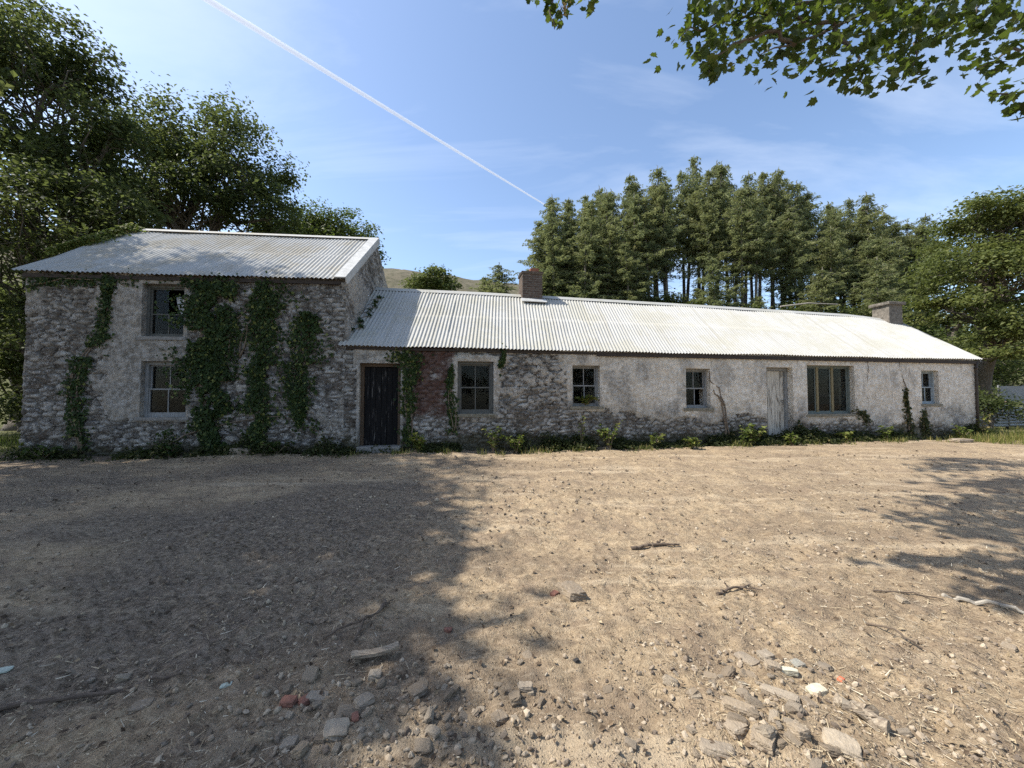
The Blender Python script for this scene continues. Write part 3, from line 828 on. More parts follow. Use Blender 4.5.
fb = MB(); fb.add(*slab_between(FC((-2.25, -.045, 2.455)), FC((3.88, -.045, 2.44)), FC.b, UP, .05, .06)); fb.build('dark_eave_strip', M['fascia'], roofC)  # dark strip stands in for the shadow under the eave, not a board
vb = MB(); vb.add(*slab_between(FC((16.74, -.10, 2.48)), FC((17.17, 2.40, 4.19)), FC.d, UP, .035, .10)); vb.build('bargeboard', M['grey_wood'], roofC)
# chimneys of the cottage
ch = MB(); V, F = rough_box((.64, .60, 1.15), 14, .022, 5, .03, 4.0); ch.add(FC(V + np.array([2.70, 2.42, 4.62])), F)
c1 = ch.build('chimney', M['brick'], cot); tag(c1, 'brown brick chimney with red clay stub on top')
cm = MB(); V, F = rough_box((.70, .66, .07), 10, .03, 6, .05); cm.add(FC(V + np.array([2.70, 2.42, 5.205])), F); cm.build('chimney_cap', M['brick'], c1)
cm = MB(); V, F = rough_box((.27, .24, .16), 7, .05, 8, .12); cm.add(FC(V + np.array([2.80, 2.36, 5.31])), F); cm.build('chimney_pot', M['clay'], c1)
cm = MB(); cm.add(*slab_between(FC((2.33, 2.02, 4.31)), FC((3.12, 2.02, 4.305)), FC.b * .8 - UP * -.6, nrC, .22, .02)); cm.build('flashing', M['flashing'], c1)
ch = MB(); V, F = rough_box((.62, .58, 1.0), 14, .03, 15, .04, 4.0); ch.add(FC(V + np.array([16.66, 2.40, 4.32])), F)
c2 = ch.build('chimney', M['chimney_stone'], cot); tag(c2, 'grey brown rendered chimney with projecting cap')
cm = MB(); V, F = rough_box((.78, .72, .11), 10, .04, 16, .06); cm.add(FC(V + np.array([16.66, 2.40, 4.83])), F); cm.build('chimney_cap', M['chimney_stone'], c2)
# doors, windows, pipe, step
make_door(FC, cot, (-1.95, -1.02, .16, 2.11), 'black plank door with flaking paint', M['black_wood'], M['brown_wood'], .16, 6, .075)
stp = MB(); V, F = rough_box((.98, .55, .32), 8, .03, 22, .04); stp.add(FC(V + np.array([-1.485, .10, .0])), F); stp.build('doorstep', M['concrete'], cot)
make_door(FC, cot, (8.99, 9.86, .10, 2.16), 'pale peeling plank door with dark rotted foot', M['white_wood'], M['grey_wood'], .20, 5, .085)
make_window(FC, cot, C_W3, 'sash', 'dark mildewed sash window beside the black door', M['dark_frame'], .10, .07)
make_window(FC, cot, C_W4, 'sash', 'narrow grey sash window with plants on its sill', M['grey_wood'], .14, .045)
make_window(FC, cot, C_W5, 'sash', 'small grey framed sash window with bare vine beside it', M['grey_wood'], .15, .05, glass_holes=(3,))
make_window(FC, cot, C_W6, 'triple', 'wide three light window with ochre mullions', M['green_wood'], .14, .05)
make_window(FC, cot, C_W7, 'sash', 'small pale blue window near the far end', M['blue_wood'], .12, .05)
pp = MB(); V, F = tube(FC(np.array([(16.60, -.09, 2.42), (16.58, -.075, 2.2), (16.58, -.07, 1.2), (16.57, -.07, .1)])), .035, 8); pp.add(V, F)
for zz in (.5, 1.4, 2.2):
    V, F = tube(FC(np.array([(16.58, -.072, zz), (16.58, -.072, zz + .05)])), .048, 8); pp.add(V, F)
pp.build('drain_pipe', M['pipe'], cot, smooth=True)

# ================================================================== the taller house at the left end
lh = thing('stone_house', 'taller stone house with bare rubble walls, ivy patches and grey corrugated roof', 'house', tuple(FL((-6, 0, 0))))
LU0, LU1, LDEP = -9.85, -3.10, 5.0
wm = MB()
wall_slab(wm, FL, FL((LU0, 0, 0)), FL.d, -FL.b, LU1 - LU0, 4.12, [rel(o, LU0) for o in (L_W1, L_W2)], mask_left, seed=2)
wall_slab(wm, FL, FL((LU1 + .004, .02, 0)), FL.b, FL.d, LDEP, gab(6.0, LDEP, 4.10), [], mask_plain(.05, .6, .75), thick=.4, res=.04, seed=6)
wall_slab(wm, FL, FL((LU0 - .004, .02, 0)), FL.b, -FL.d, LDEP, gab(6.0, LDEP, 4.10), [], mask_plain(.0, .5, .8), thick=.4, res=.08, seed=7)
wall_slab(wm, FL, FL((LU0, LDEP, 0)), FL.d, FL.b, LU1 - LU0, 4.1, [], mask_plain(.0, .5, .8), thick=.3, res=.12, seed=8)
wm.build('wall', M['wall'], lh, smooth=True)
im = MB()
fbox(im, FL, LU0 + .3, LU1 - .3, .5, 4.7, -.02, .03); fbox(im, FL, LU0 + .3, LU1 - .3, .46, 4.7, 2.36, 2.46)
fbox(im, FL, LU0 + .3, LU1 - .3, 4.55, 4.62, .03, 4.1); fbox(im, FL, -5.6, -5.4, .46, 4.6, .03, 4.1)
im.build('interior', M['inside'], lh)
rf = MB()
LE0, LE1 = FL((-10.02, -E_OV, 4.045)), FL((-3.17, -E_OV, 4.045))
LR0, LR1 = FL((-9.72, 2.5, 6.10)), FL((-3.10, 2.5, 6.07))
nrL = roof_sheet(rf, LE0, LE1, LR0, LR1, lam=.10, seed=211)
roof_sheet(rf, FL((-10.0, 5.15, 4.05)), FL((-3.0, 5.15, 4.05)), LR0, LR1, lam=.10, seed=215, rows=6)
roofL = rf.build('roof', M['roof_near'], lh, smooth=True)
bb = MB()
sl_dir = (LR1 - LE1) / np.linalg.norm(LR1 - LE1)
bb.add(*slab_between(LE1 + nrL * .028 - FL.d * .02, LR1 + nrL * .028 - FL.d * .02, FL.d, nrL, .26, .03))
bb.add(*slab_between(LE1 + FL.d * .105 - nrL * .05, LR1 + FL.d * .105 - nrL * .05, FL.d, nrL, .025, .17))
bb.build('bargeboard', M['flashing'], roofL)
cp = MB(); 
for sgn in (-1, 1):
    A = np.linspace(LR0, LR1, 12) + UP * .045; B = A + FL.b * sgn * .16 - UP * .115
    cp.add(np.stack([A, B], 1).reshape(-1, 3), grid_faces(12, 2))
cp.build('ridge_cap', M['roof_near'], roofL)
fp = MB(); fp.add(*slab_between(FL((-9.9, -.05, 3.97)), FL((-3.2, -.05, 3.97)), FL.b, UP, .05, .08)); fp.build('dark_eave_strip', M['fascia'], roofL)
w1 = make_window(FL, lh, L_W1, 'broken', 'upper window with broken panes and a torn curtain', M['dark_frame'], .13, .06, smat=M['concrete'])
cl = MB()
cu = np.linspace(0, 1, 9); cz = np.linspace(0, 1, 9); A, B = np.meshgrid(cu, cz, indexing='ij')
cl.add(FL(np.stack([-6.98 + .20 * A + .16 * B * B, .24 + .03 * np.sin(A * 14), 3.66 - B * .52 - .06 * A], -1)).reshape(-1, 3), grid_faces(9, 9))
cl.build('curtain', M['cloth'], w1, smooth=True)
make_window(FL, lh, L_W2, 'sash', 'lower sash window with grey white glazing bars', M['grey_wood'], .12, .07, smat=M['concrete'])

# ================================================================== ivy and plants on the walls
rng = np.random.default_rng(11)
def ivy(fr, path, w, n, label, name='ivy_plant', size=(.045, .095), mat='ivy', stems=3, thick=.10, vofs=0.0, seed=0, group=None):
    """ivy climbing a wall: path = [(u,z,halfwidth), ...]"""
    r = np.random.default_rng(seed)
    path = np.asarray(path, float)
    base = fr((path[0, 0], 0, max(path[0, 1], 0)))
    n = int(n * .95)
    root = thing(name, label, 'climbing plant', tuple(base), group)
    seg = np.linspace(0, 1, len(path))
    wts = r.random(n * 3)
    U = np.interp(wts, seg, path[:, 0]); Z = np.interp(wts, seg, path[:, 1]); Wd = np.interp(wts, seg, path[:, 2])
    off = np.clip(r.normal(size=n * 3) * .60, -1.7, 1.7)
    u = U + off * Wd; z = Z + r.normal(size=n * 3) * .08
    keep = fbm(u * 3.2, z * 2.6, seed + 40, 3) > (.345 + .20 * np.clip(abs(off) - .35, 0, 1))
    u, z, off = u[keep][:n], z[keep][:n], off[keep][:n]
    keepv = z > .02; u, z, off = u[keepv], z[keepv], off[keepv]
    lump = fbm(u * 4, z * 4, seed + 50, 3)
    v = -.05 - thick * lump * r.random(len(u)) * (1.1 - .5 * abs(off)) + vofs
    C = fr(np.stack([u, v, z], -1))
    N = -fr.b + r.normal(size=(len(u), 3)) * .45 + UP * .25
    D = -UP + r.normal(size=(len(u), 3)) * .5
    V, F = leaf_quads(C, N, D, r.uniform(*size, len(u)), .85, .10)
    m = MB(); m.add(V, F, rnd=np.repeat(np.clip(r.normal(.5, .28, len(u)), 0, 1), 4))
    m.build('foliage', M[mat], root)
    sm = MB()
    for k in range(stems):
        t = np.linspace(0, 1, 14)
        uu = np.interp(t, seg, path[:, 0]) + (r.random() - .5) * .9 * np.interp(t, seg, path[:, 2]) + .04 * np.sin(t * 9 + k)
        zz = np.interp(t, seg, path[:, 1])
        V, F = tube(fr(np.stack([uu, np.full(14, -.055 + vofs), zz], -1)), np.linspace(.022, .007, 14), 5); sm.add(V, F)
    sm.build('stem', M['vine_wood'], root, smooth=True)
    return root

ivy(FL, [(-5.9, .05, .16), (-5.95, .8, .36), (-6.05, 1.6, .56), (-6.1, 2.4, .62), (-6.0, 3.2, .70), (-5.95, 3.98, .74)], .6, 6800, 'thick green ivy curtain covering the wall just right of both upper and lower house windows', seed=1, thick=.2)
ivy(FL, [(-4.95, .05, .14), (-5.0, 1.0, .28), (-4.95, 2.0, .32), (-4.88, 3.0, .36), (-4.85, 3.95, .40)], .3, 3000, 'tall narrow ivy column reaching the eave between thick ivy curtain and pointed patch', seed=2, thick=.14)
ivy(FL, [(-4.05, .75, .06), (-4.1, 1.2, .22), (-4.1, 1.7, .44), (-4.0, 2.3, .50), (-3.95, 2.9, .36), (-3.95, 3.3, .12)], .3, 2000, 'diamond shaped ivy patch narrowing to a point near the house corner', seed=3, thick=.16)
ivy(FL, [(-8.6, .1, .16), (-8.75, .8, .20), (-8.8, 1.5, .30), (-8.65, 2.1, .32), (-8.3, 2.7, .16), (-8.2, 3.5, .12), (-8.15, 3.95, .16)], .3, 1500, 'sparse ragged ivy left of the house windows climbing to the eave', seed=4, thick=.08)
ivy(FL, [(-9.75, 3.75, .10), (-9.2, 3.92, .18), (-8.4, 3.9, .15), (-7.6, 3.93, .12)], .3, 500, 'thin ivy fringe hanging under the eave above the bare stone corner', seed=14, thick=.06, stems=1)
ivy(FC, [(-.80, .2, .16), (-.85, .9, .20), (-.82, 1.6, .16), (-.8, 2.1, .22), (-1.0, 2.36, .45)], .3, 1100, 'ragged ivy growing up between the black door and the red stained wall', seed=5, thick=.08)
ivy(FC, [(.20, .5, .10), (.20, 1.0, .14), (.12, 1.6, .10), (.18, 2.0, .05)], .2, 380, 'thin ivy strip along the jamb of the dark window', seed=6, thick=.06, stems=2)
ivy(FC, [(1.45, 2.45, .10), (1.42, 2.2, .10), (1.36, 1.9, .06)], .2, 170, 'small ivy tuft hanging from the eave at the dark window corner', seed=7, thick=.06, stems=1)
ivy(FC, [(13.95, .1, .14), (13.9, .6, .13), (13.85, 1.1, .09), (13.8, 1.5, .05)], .2, 380, 'dark withered climber with bare stem left of the pale blue window', seed=8, thick=.08, mat='cover', stems=4)
ivy(FC, [(14.55, .1, .15), (14.5, .45, .15), (14.45, .8, .10)], .2, 300, 'dark tangled climber under the sill of the pale blue window', seed=9, thick=.08, mat='cover', stems=3)
ivy(FC, [(12.0, .85, .12), (12.3, .75, .12), (12.5, .35, .08)], .2, 140, 'withered runner drooping beside the wide three light window', seed=10, thick=.06, mat='cover', stems=2)

ivy(FL, [(-7.2, .1, .3), (-6.6, .5, .5), (-5.6, .75, .6), (-4.6, .9, .5), (-3.7, .5, .3)], .3, 260, 'thin wandering ivy strands low on the house wall between the thicker ivy columns', seed=31, thick=.05, stems=1)
ivy(FL, [(-5.5, 2.2, .5), (-5.3, 3.0, .6), (-4.6, 3.8, .7)], .3, 360, 'loose ivy sprigs scattered high between the thick curtain and the narrow column', seed=32, thick=.05, stems=3)
def bare_vine(fr, paths, label, r0=.03):
    root = thing('bare_vine', label, 'climbing plant', tuple(fr((paths[0][0][0], 0, 0))))
    m = MB()
    for k, p in enumerate(paths):
        p = np.asarray(p, float); t = np.linspace(0, 1, 18); s = np.linspace(0, 1, len(p))
        u = np.interp(t, s, p[:, 0]) + .02 * np.sin(t * 13 + k); z = np.interp(t, s, p[:, 1])
        V, F = tube(fr(np.stack([u, -.06 - .02 * np.sin(t * 7), z], -1)), np.linspace(r0, r0 * .45, 18), 6); m.add(V, F)
    m.build('stem', M['vine_wood'], root, smooth=True)
bare_vine(FC, [[(7.62, .05), (7.60, .6), (7.55, 1.1), (7.45, 1.55), (7.2, 1.75), (7.15, 2.0)], [(7.75, .05), (7.66, .7), (7.6, 1.2), (7.42, 1.6)], [(7.6, 1.1), (7.40, 1.35), (7.25, 1.5)]], 'bare twisted brown vine stem climbing beside the small grey framed window', .024)
bare_vine(FC, [[(13.85, 1.3), (13.8, 1.7), (13.65, 2.1), (13.62, 2.45)]], 'thin bare stem running up the wall above the withered climber', .016)
bare_vine(FC, [[(12.42, 2.4), (12.43, 1.7), (12.40, 1.2)]], 'thin dark cable like stem hanging down the limewash near the wide window', .008)

def roof_leaves():
    r = np.random.default_rng(5)
    root = thing('roof_ivy', 'yellow green ivy spilling over the far verge of the grey corrugated roof', 'climbing plant', tuple(LE0))
    t = .28 + .72 * r.random(2600) ** .7
    P = LE0 + (LR0 - LE0) * t[:, None]
    w = .03 + .42 * sstep(.35, .8, fbm(t * 7, t * 0, 77, 3)) * t
    a = r.normal(size=2600) * .6
    P = P + FL.d * (a * w - .10)[:, None] + nrL * (.03 + .16 * r.random(2600) * np.exp(-a * a))[:, None]
    V, F = leaf_quads(P, nrL + r.normal(size=(2600, 3)) * .5, r.normal(size=(2600, 3)), r.uniform(.05, .10, 2600), .8)
    m = MB(); m.add(V, F, rnd=np.repeat(np.clip(r.normal(.6, .25, 2600), 0, 1), 4)); m.build('foliage', M['weed'], root)
    root2 = thing('roof_ivy', 'few dark ivy sprigs on the cottage roof below the house gable', 'climbing plant', tuple(FC((-2.3, 0, 2.6))))
    m = MB(); sm = MB()
    for (t0, s0) in ((.25, .40), (.33, .34), (.44, .42), (.52, .36), (.60, .44), (.38, .20), (.20, .22), (.68, .40), (.77, .42)):
        c = FC((-2.40 + .37 * t0 + s0 - .12, -E_OV + 2.57 * t0, 2.50 + 2.07 * t0))
        n = 26
        P = c + r.normal(size=(n, 3)) * np.array([.035, .05, .03]) + nrC * .05
        V, F = leaf_quads(P, nrC + r.normal(size=(n, 3)) * .5, r.normal(size=(n, 3)), r.uniform(.05, .09, n), .8)
        m.add(V, F, rnd=np.repeat(np.clip(r.normal(.3, .2, n), 0, 1), 4))
        V, F = tube(np.array([FC((-2.33 + .37 * t0, -E_OV + 2.57 * (t0 - .05), 2.53 + 2.07 * (t0 - .05))), c + nrC * .03]), .008, 5); sm.add(V, F)
    m.build('foliage', M['ivy'], root2); sm.build('stem', M['vine_wood'], root2)
roof_leaves()

# ground cover along the foot of the walls: nobody could count it
def ground_cover():
    r = np.random.default_rng(21)
    m = MB()
    for fr, a, b, n in ((FC, -2.3, 16.6, 21000), (FL, -9.9, -3.1, 3600)):
        u = r.uniform(a, b, n * 2)
        dens = fbm(u * .9, u * 0 + 1.5, 81, 3)
        hh = .14 + .52 * sstep(.3, .75, dens) * (.35 + .9 * fbm(u * 3.1, u * 0, 82, 2))
        keep = r.random(n * 2) < 1.5 * sstep(.30, .66, fbm(u * 1.5, u * 0 + 7, 83, 4))
        if fr is FC: keep &= ~((u > -2.05) & (u < -.95) & (r.random(n * 2) < .9))
        v = -.06 - np.abs(r.normal(size=n * 2)) * .20
        z = r.random(n * 2) ** 1.3 * hh * np.exp(-np.abs(v + .05) * 2.6)
        u, v, z = u[keep][:n], v[keep][:n], z[keep][:n]
        C = fr(np.stack([u, v, z], -1)); C[:, 2] += ground_h(C[:, 0], C[:, 1])
        nn = len(u)
        V, F = leaf_quads(C, UP + r.normal(size=(nn, 3)) * .7 - fr.b * .5, r.normal(size=(nn, 3)) + UP * .3, r.uniform(.04, .11, nn), .55)
        m.add(V, F, rnd=np.repeat(np.clip(r.normal(.42, .25, nn) , 0, 1), 4))
    tag(m.build('ground_cover', M['cover']), kind='stuff')
ground_cover()

def weed(loc, h, spread, n, label, leaf=(.05, .10), mat='weed', name='weed_plant', stems=5, seed=0, group=None, lean=(0, 0)):
    r = np.random.default_rng(seed)
    z0 = float(ground_h(loc[0], loc[1]))
    base = np.array([loc[0], loc[1], z0 if len(loc) < 3 else loc[2]])
    root = thing(name, label, 'plant', tuple(base), group)
    sm = MB(); C = []; Nn = []; Dd = []
    per = max(3, int(1.3 * n) // stems)
    for s in range(stems):
        a = r.uniform(0, 2 * np.pi); q = spread * r.uniform(.2, 1)
        tip = base + np.array([math.cos(a) * q + lean[0], math.sin(a) * q * .6 + lean[1], h * r.uniform(.6, 1)])
        t = np.linspace(0, 1, 7)
        P = base + (tip - base) * t[:, None] + np.array([0, 0, .12 * h]) * np.sin(t * np.pi)[:, None]
        V, F = tube(P, np.linspace(.008, .003, 7), 4); sm.add(V, F)
        tt = r.uniform(.15, 1.0, per)
        c = np.stack([np.interp(tt, t, P[:, k]) for k in range(3)], -1)
        dirs = unit(r.normal(size=(per, 3)) * np.array([1, 1, .4]))
        ls = r.uniform(*leaf, per)
        C.append(c + dirs * ls[:, None] * .7); Dd.append(dirs); Nn.append(UP + r.normal(size=(per, 3)) * .45)
    C = np.concatenate(C); nn = len(C)
    V, F = leaf_quads(C, np.concatenate(Nn), np.concatenate(Dd), 1.35 * r.uniform(*leaf, nn), .62)
    m = MB(); m.add(V, F, rnd=np.repeat(np.clip(r.normal(.55, .22, nn), 0, 1), 4))
    sm.build('stem', M['vine_wood'], root); m.build('leaves', M[mat], root)
    return root
def fxy(fr, u, v): q = fr((u, v, 0)); return (q[0], q[1])
weed(fxy(FC, 4.1, -.38), .75, .42, 150, 'bushy yellow green weed sunlit at the wall foot beyond the narrow grey window', seed=1, stems=9)
weed(fxy(FC, 3.4, -.30), 1.05, .12, 40, 'tall thin weed with bare pale stem under the narrow grey window', seed=2, stems=4, leaf=(.04, .07))
weed(fxy(FC, 1.7, -.45), .50, .35, 90, 'yellowish straggling weed below the stone wall between the dark and narrow windows', seed=3, stems=7)
weed(fxy(FC, 1.15, -.35), .62, .28, 90, 'leafy weed beneath the dark mildewed window', seed=4, stems=7)
weed(fxy(FC, -.55, -.40), .42, .38, 130, 'low spreading weed right beside the black door', seed=5, stems=8)
weed(fxy(FC, 8.15, -.40), .62, .40, 170, 'dense leafy weed between the bare vine and the pale door', seed=6, stems=10)
weed(fxy(FC, 7.75, -.55), .55, .12, 46, 'upright nettle like weed in front of the bare vine', seed=7, stems=4)
weed(fxy(FC, 9.2, -.60), .34, .25, 80, 'small round weed in front of the pale peeling door', seed=8, stems=8)
weed(fxy(FC, 6.2, -.60), .32, .28, 80, 'small bright weed below the small grey framed window', seed=9, stems=8)
weed(fxy(FC, 12.6, -.40), .45, .25, 80, 'green weed below the right jamb of the wide three light window', seed=10, stems=7)
weed(fxy(FC, 11.2, -.42), .30, .28, 70, 'low weed clump centred under the wide three light window', seed=11, stems=6)
weed(fxy(FC, 15.3, -.45), .50, .3, 80, 'pale green weed below the pale blue window', seed=12, stems=7)
weed(fxy(FC, 16.4, -.30), .85, .22, 60, 'tall seeding weed at the far corner by the drain pipe', seed=13, stems=7, leaf=(.05, .10), mat='grass')
weed((FC((3.62, .02, 1.10))), .30, .32, 110, 'leafy plant growing over the sill of the narrow grey window', seed=14, stems=8, lean=(0, -.12))
weed(fxy(FC, 5.3, -.38), .38, .3, 60, 'dim low weed midway between the narrow grey and small framed windows', seed=15, stems=6)
weed(fxy(FL, -6.6, -.35), .40, .4, 90, 'dark weed in shade under the lower house window', seed=16, stems=7, mat='ivy')
weed(fxy(FL, -4.4, -.35), .36, .4, 90, 'dark weed in shade below the diamond shaped ivy', seed=17, stems=7, mat='ivy')
weed(fxy(FL, -9.0, -.40), .32, .4, 80, 'dark weed in shade at the far bare stone corner', seed=18, stems=7, mat='ivy')

def grass_patch():
    r = np.random.default_rng(33)
    m = MB()
    def blades(x, y, hh, sd):
        n = len(x); z = ground_h(x, y)
        a = r.uniform(0, 2 * np.pi, n); b = np.stack([np.cos(a), np.sin(a), 0 * a], -1)
        lean = r.normal(size=(n, 3)) * .35; lean[:, 2] = 1
        tip = unit(lean) * hh[:, None]
        B = np.stack([x, y, z], -1); w = .006
        V = np.stack([B - b * w, B + b * w, B + tip * .55 + b * w * .7, B + tip, B + tip * .55 - b * w * .7], 1).reshape(-1, 3)
        m.add(V, np.arange(n * 5).reshape(-1, 5), rnd=np.repeat(np.clip(r.normal(sd, .25, n), 0, 1), 5))
    n = 9000
    u = r.uniform(15.2, 23.5, n); v = -.55 + r.normal(size=n) * .45 + .35 * sstep(16.5, 18.5, u) * r.random(n) * 5
    keep = fbm(u * 1.2, v * 1.2, 91, 3) > .42
    q = FC(np.stack([u, v, 0 * u], -1))[keep]
    blades(q[:, 0], q[:, 1], r.uniform(.08, .32, len(q)), .55)
    n = 3000
    u = r.uniform(-2, 15.5, n); v = -.55 + r.normal(size=n) * .16
    keep = fbm(u * 2.2, v * .5, 92, 3) > .56
    q = FC(np.stack([u, v, 0 * u], -1))[keep]
    blades(q[:, 0], q[:, 1], r.uniform(.05, .2, len(q)), .6)
    n = 2600
    q = np.stack([r.uniform(-18, -10.8, n), r.uniform(8.3, 12.5, n)], -1)
    blades(q[:, 0], q[:, 1], r.uniform(.1, .4, n), .2)
    tag(m.build('grass', M['grass']), kind='stuff')
grass_patch()

# ================================================================== trees
def limb(mb, a, b, r0, r1, r, sides=7, wob=.12, n=7):
    t = np.linspace(0, 1, n); a = np.asarray(a, float); b = np.asarray(b, float)
    L = np.linalg.norm(b - a)
    P = a + (b - a) * t[:, None]
    P[:, 2] += np.sin(t * np.pi) * L * .08
    P[1:-1] += r.normal(size=(n - 2, 3)) * L * wob * .25
    V, F = tube(P, r0 + (r1 - r0) * t, sides); mb.add(V, F)
    return P

def broad_tree(name, label, base, trunk_top, lobes, n_leaf, leaf, mat, seed, r0=.3, clump=.5, group=None, per=70, bark='bark', hollow=.45, flat=.55, droop=.0):
    """lobes: (x,y,z, rx,ry,rz) in metres; leaves sit in clumps carried on twigs off the limbs"""
    r = np.random.default_rng(seed)
    base = np.array([base[0], base[1], float(ground_h(base[0], base[1])) - .1]); top = np.asarray(trunk_top, float)
    root = thing(name, label, 'tree', tuple(base), group)
    tm = MB()
    TP = limb(tm, base, top, r0, r0 * .55, r, 10, .08, 9)
    fl = np.array([base + np.array([0, 0, -.05]), base + (top - base) * .06]); V, F = tube(fl, [r0 * 1.5, r0 * 1.0], 10); tm.add(V, F)
    lob = np.asarray(lobes, float)
    vol = lob[:, 3] * lob[:, 4] + lob[:, 4] * lob[:, 5]; frac = vol / vol.sum()
    C = []; Nn = []; Rn = []; Dd = []
    for q, fq in zip(lob, frac):
        c = q[:3]; rr = q[3:6]
        st = TP[r.integers(4, 9)] if len(lob) > 1 else top
        lp = limb(tm, st, c, r0 * .42, r0 * .16, r, 6, .3)
        ncl = max(4, int(n_leaf * fq / per))
        d = unit(r.normal(size=(ncl, 3))); d[:, 2] = np.where(d[:, 2] < -.35, -d[:, 2] * .6, d[:, 2])
        d = unit(d)
        k = hollow + (1 - hollow) * r.random(ncl) ** .6
        wob = .72 + .55 * vnoise(d[:, 0] * 2.3 + seed, d[:, 1] * 2.3 + d[:, 2] * 2.1, seed + 3)
        cc = c + d * rr * (k * wob)[:, None]
        for j in range(ncl):
            if j % 2 == 0:
                s0 = lp[r.integers(2, 7)]
                limb(tm, s0, cc[j], r0 * .10, .012, r, 4, .25, 5)
        sz = clump * r.uniform(.6, 1.35, ncl)
        tone = np.clip(r.normal(.48, .13, ncl), 0, 1)
        m_ = np.repeat(np.arange(ncl), per)
        off = np.clip(r.normal(size=(len(m_), 3)), -1.7, 1.7) * sz[m_][:, None] * np.array([1, 1, flat])
        off[:, 2] -= droop * np.hypot(off[:, 0], off[:, 1])
        C.append(cc[m_] + off)
        Nn.append(UP * .9 + d[m_] * .5 + r.normal(size=(len(m_), 3)) * .6)
        Dd.append(r.normal(size=(len(m_), 3)) + d[m_] * .6 - UP * .3)
        Rn.append(np.clip(tone[m_] + r.normal(size=len(m_)) * .17, 0, 1))
    C = np.concatenate(C); n = len(C)
    V, F = leaf_quads(C, np.concatenate(Nn), np.concatenate(Dd), leaf * r.uniform(.65, 1.3, n), .62)
    cm = MB(); cm.add(V, F, rnd=np.repeat(np.concatenate(Rn), 4))
    tm.build('trunk', M[bark], root, smooth=True)
    cm.build('crown', M[mat], root)
    return root

# left side: two tall trees at the yard edge, partly outside the frame, shade the ground
broad_tree('broadleaf_tree', 'tall dark broadleaf tree cut by the frame edge, towering over the grey roofed house', (-15.6, 6.2), (-15.0, 6.4, 6.5),
    [(-15.0, 5.4, 12.2, 3.9, 2.9, 3.0), (-16.2, 8.6, 9.8, 2.2, 1.8, 2.2), (-15.2, 6.6, 13.0, 2.0, 1.6, 1.8), (-16.5, 9.6, 7.2, 2.2, 2.0, 2.0), (-13.6, 4.2, 9.6, 2.8, 2.4, 2.0), (-15.5, 6.4, 14.2, 2.8, 2.4, 1.8)], 30000, .21, 'leaf_oak', 51, .42, .46, per=100)
broad_tree('broadleaf_tree', 'leafy tree standing off to one side of the yard whose crown shades the near ground', (-11.6, .6), (-11.4, .9, 5.2),
    [(-10.9, 1.8, 9.2, 2.9, 2.9, 1.9), (-11.2, -.6, 8.4, 2.6, 2.6, 1.9), (-10.6, 3.6, 9.9, 1.9, 1.7, 1.4), (-10.2, 1.8, 9.8, 1.6, 1.3, 1.0), (-9.9, .9, 9.0, 1.6, 1.1, 1.0)], 10000, .30, 'leaf_oak', 52, .34, .46)
broad_tree('broadleaf_tree', 'mid green bushy tree beside the far bare stone corner of the house', (-16.4, 13.5), (-16.2, 13.5, 3.4),
    [(-16.0, 13.2, 6.4, 2.6, 2.2, 2.6), (-14.2, 13.4, 5.6, 1.6, 1.6, 2.0), (-17.5, 13.8, 8.0, 2.4, 2.0, 1.8), (-14.6, 13.5, 7.9, 1.5, 1.5, 1.2), (-17.2, 12.0, 3.6, 2.0, 1.6, 1.6), (-15.4, 12.6, 3.2, 1.2, 1.2, 1.4), (-17.7, 13.2, 5.6, 1.6, 1.5, 1.7)], 26000, .145, 'leaf_oak', 53, .25, .38, per=90)
broad_tree('broadleaf_tree', 'large dark spreading tree with gaps in its crown right behind the grey roofed house', (-17.2, 20.5), (-16.8, 20.5, 8.2),
    [(-18.8, 20, 12.4, 3.0, 2.4, 2.6), (-16.6, 20.5, 14.6, 3.2, 2.6, 2.4), (-14.6, 20.6, 13.0, 2.4, 2.2, 2.2), (-12.9, 20.2, 10.8, 1.6, 1.6, 1.8), (-16.6, 19.6, 10.8, 3.2, 2.4, 1.8), (-20.6, 20.4, 14.4, 2.2, 2, 1.8), (-11.9, 20.6, 9.2, 1.0, 1.0, .9), (-20.8, 20, 10.2, 2.4, 2.2, 2.0)], 36000, .19, 'leaf_oak', 54, .55, .44, hollow=.6, per=130)
broad_tree('broadleaf_tree', 'pale olive tree peeping over the grey roof ridge near its gable', (-13.6, 27), (-13.4, 27, 9.0),
    [(-14.6, 27, 12.6, 2.6, 2.2, 2.0), (-12.4, 27, 12.6, 2.2, 2.0, 1.7), (-11.2, 27, 11.3, 1.5, 1.5, 1.4), (-16.5, 27.5, 12.0, 2.2, 2, 1.8), (-13.2, 26, 11.0, 2.4, 1.6, 1.4)], 24000, .19, 'leaf_pale', 55, .3, .46, per=90)
broad_tree('broadleaf_tree', 'tall dark tree standing high above the bushy tree beside the far stone corner', (-19.5, 15.4), (-19.2, 15.2, 8.0),
    [(-18.4, 14.8, 13.4, 2.9, 2.0, 3.0), (-20.6, 15, 15.0, 3, 2.2, 2.4), (-17.6, 15.0, 10.2, 2.0, 1.8, 1.8), (-20.5, 14.8, 10.4, 2.6, 2.0, 2.2), (-16.0, 15.0, 11.6, 1.2, 1.2, 1.0)], 27000, .17, 'leaf_oak', 59, .4, .42, hollow=.55, per=120)
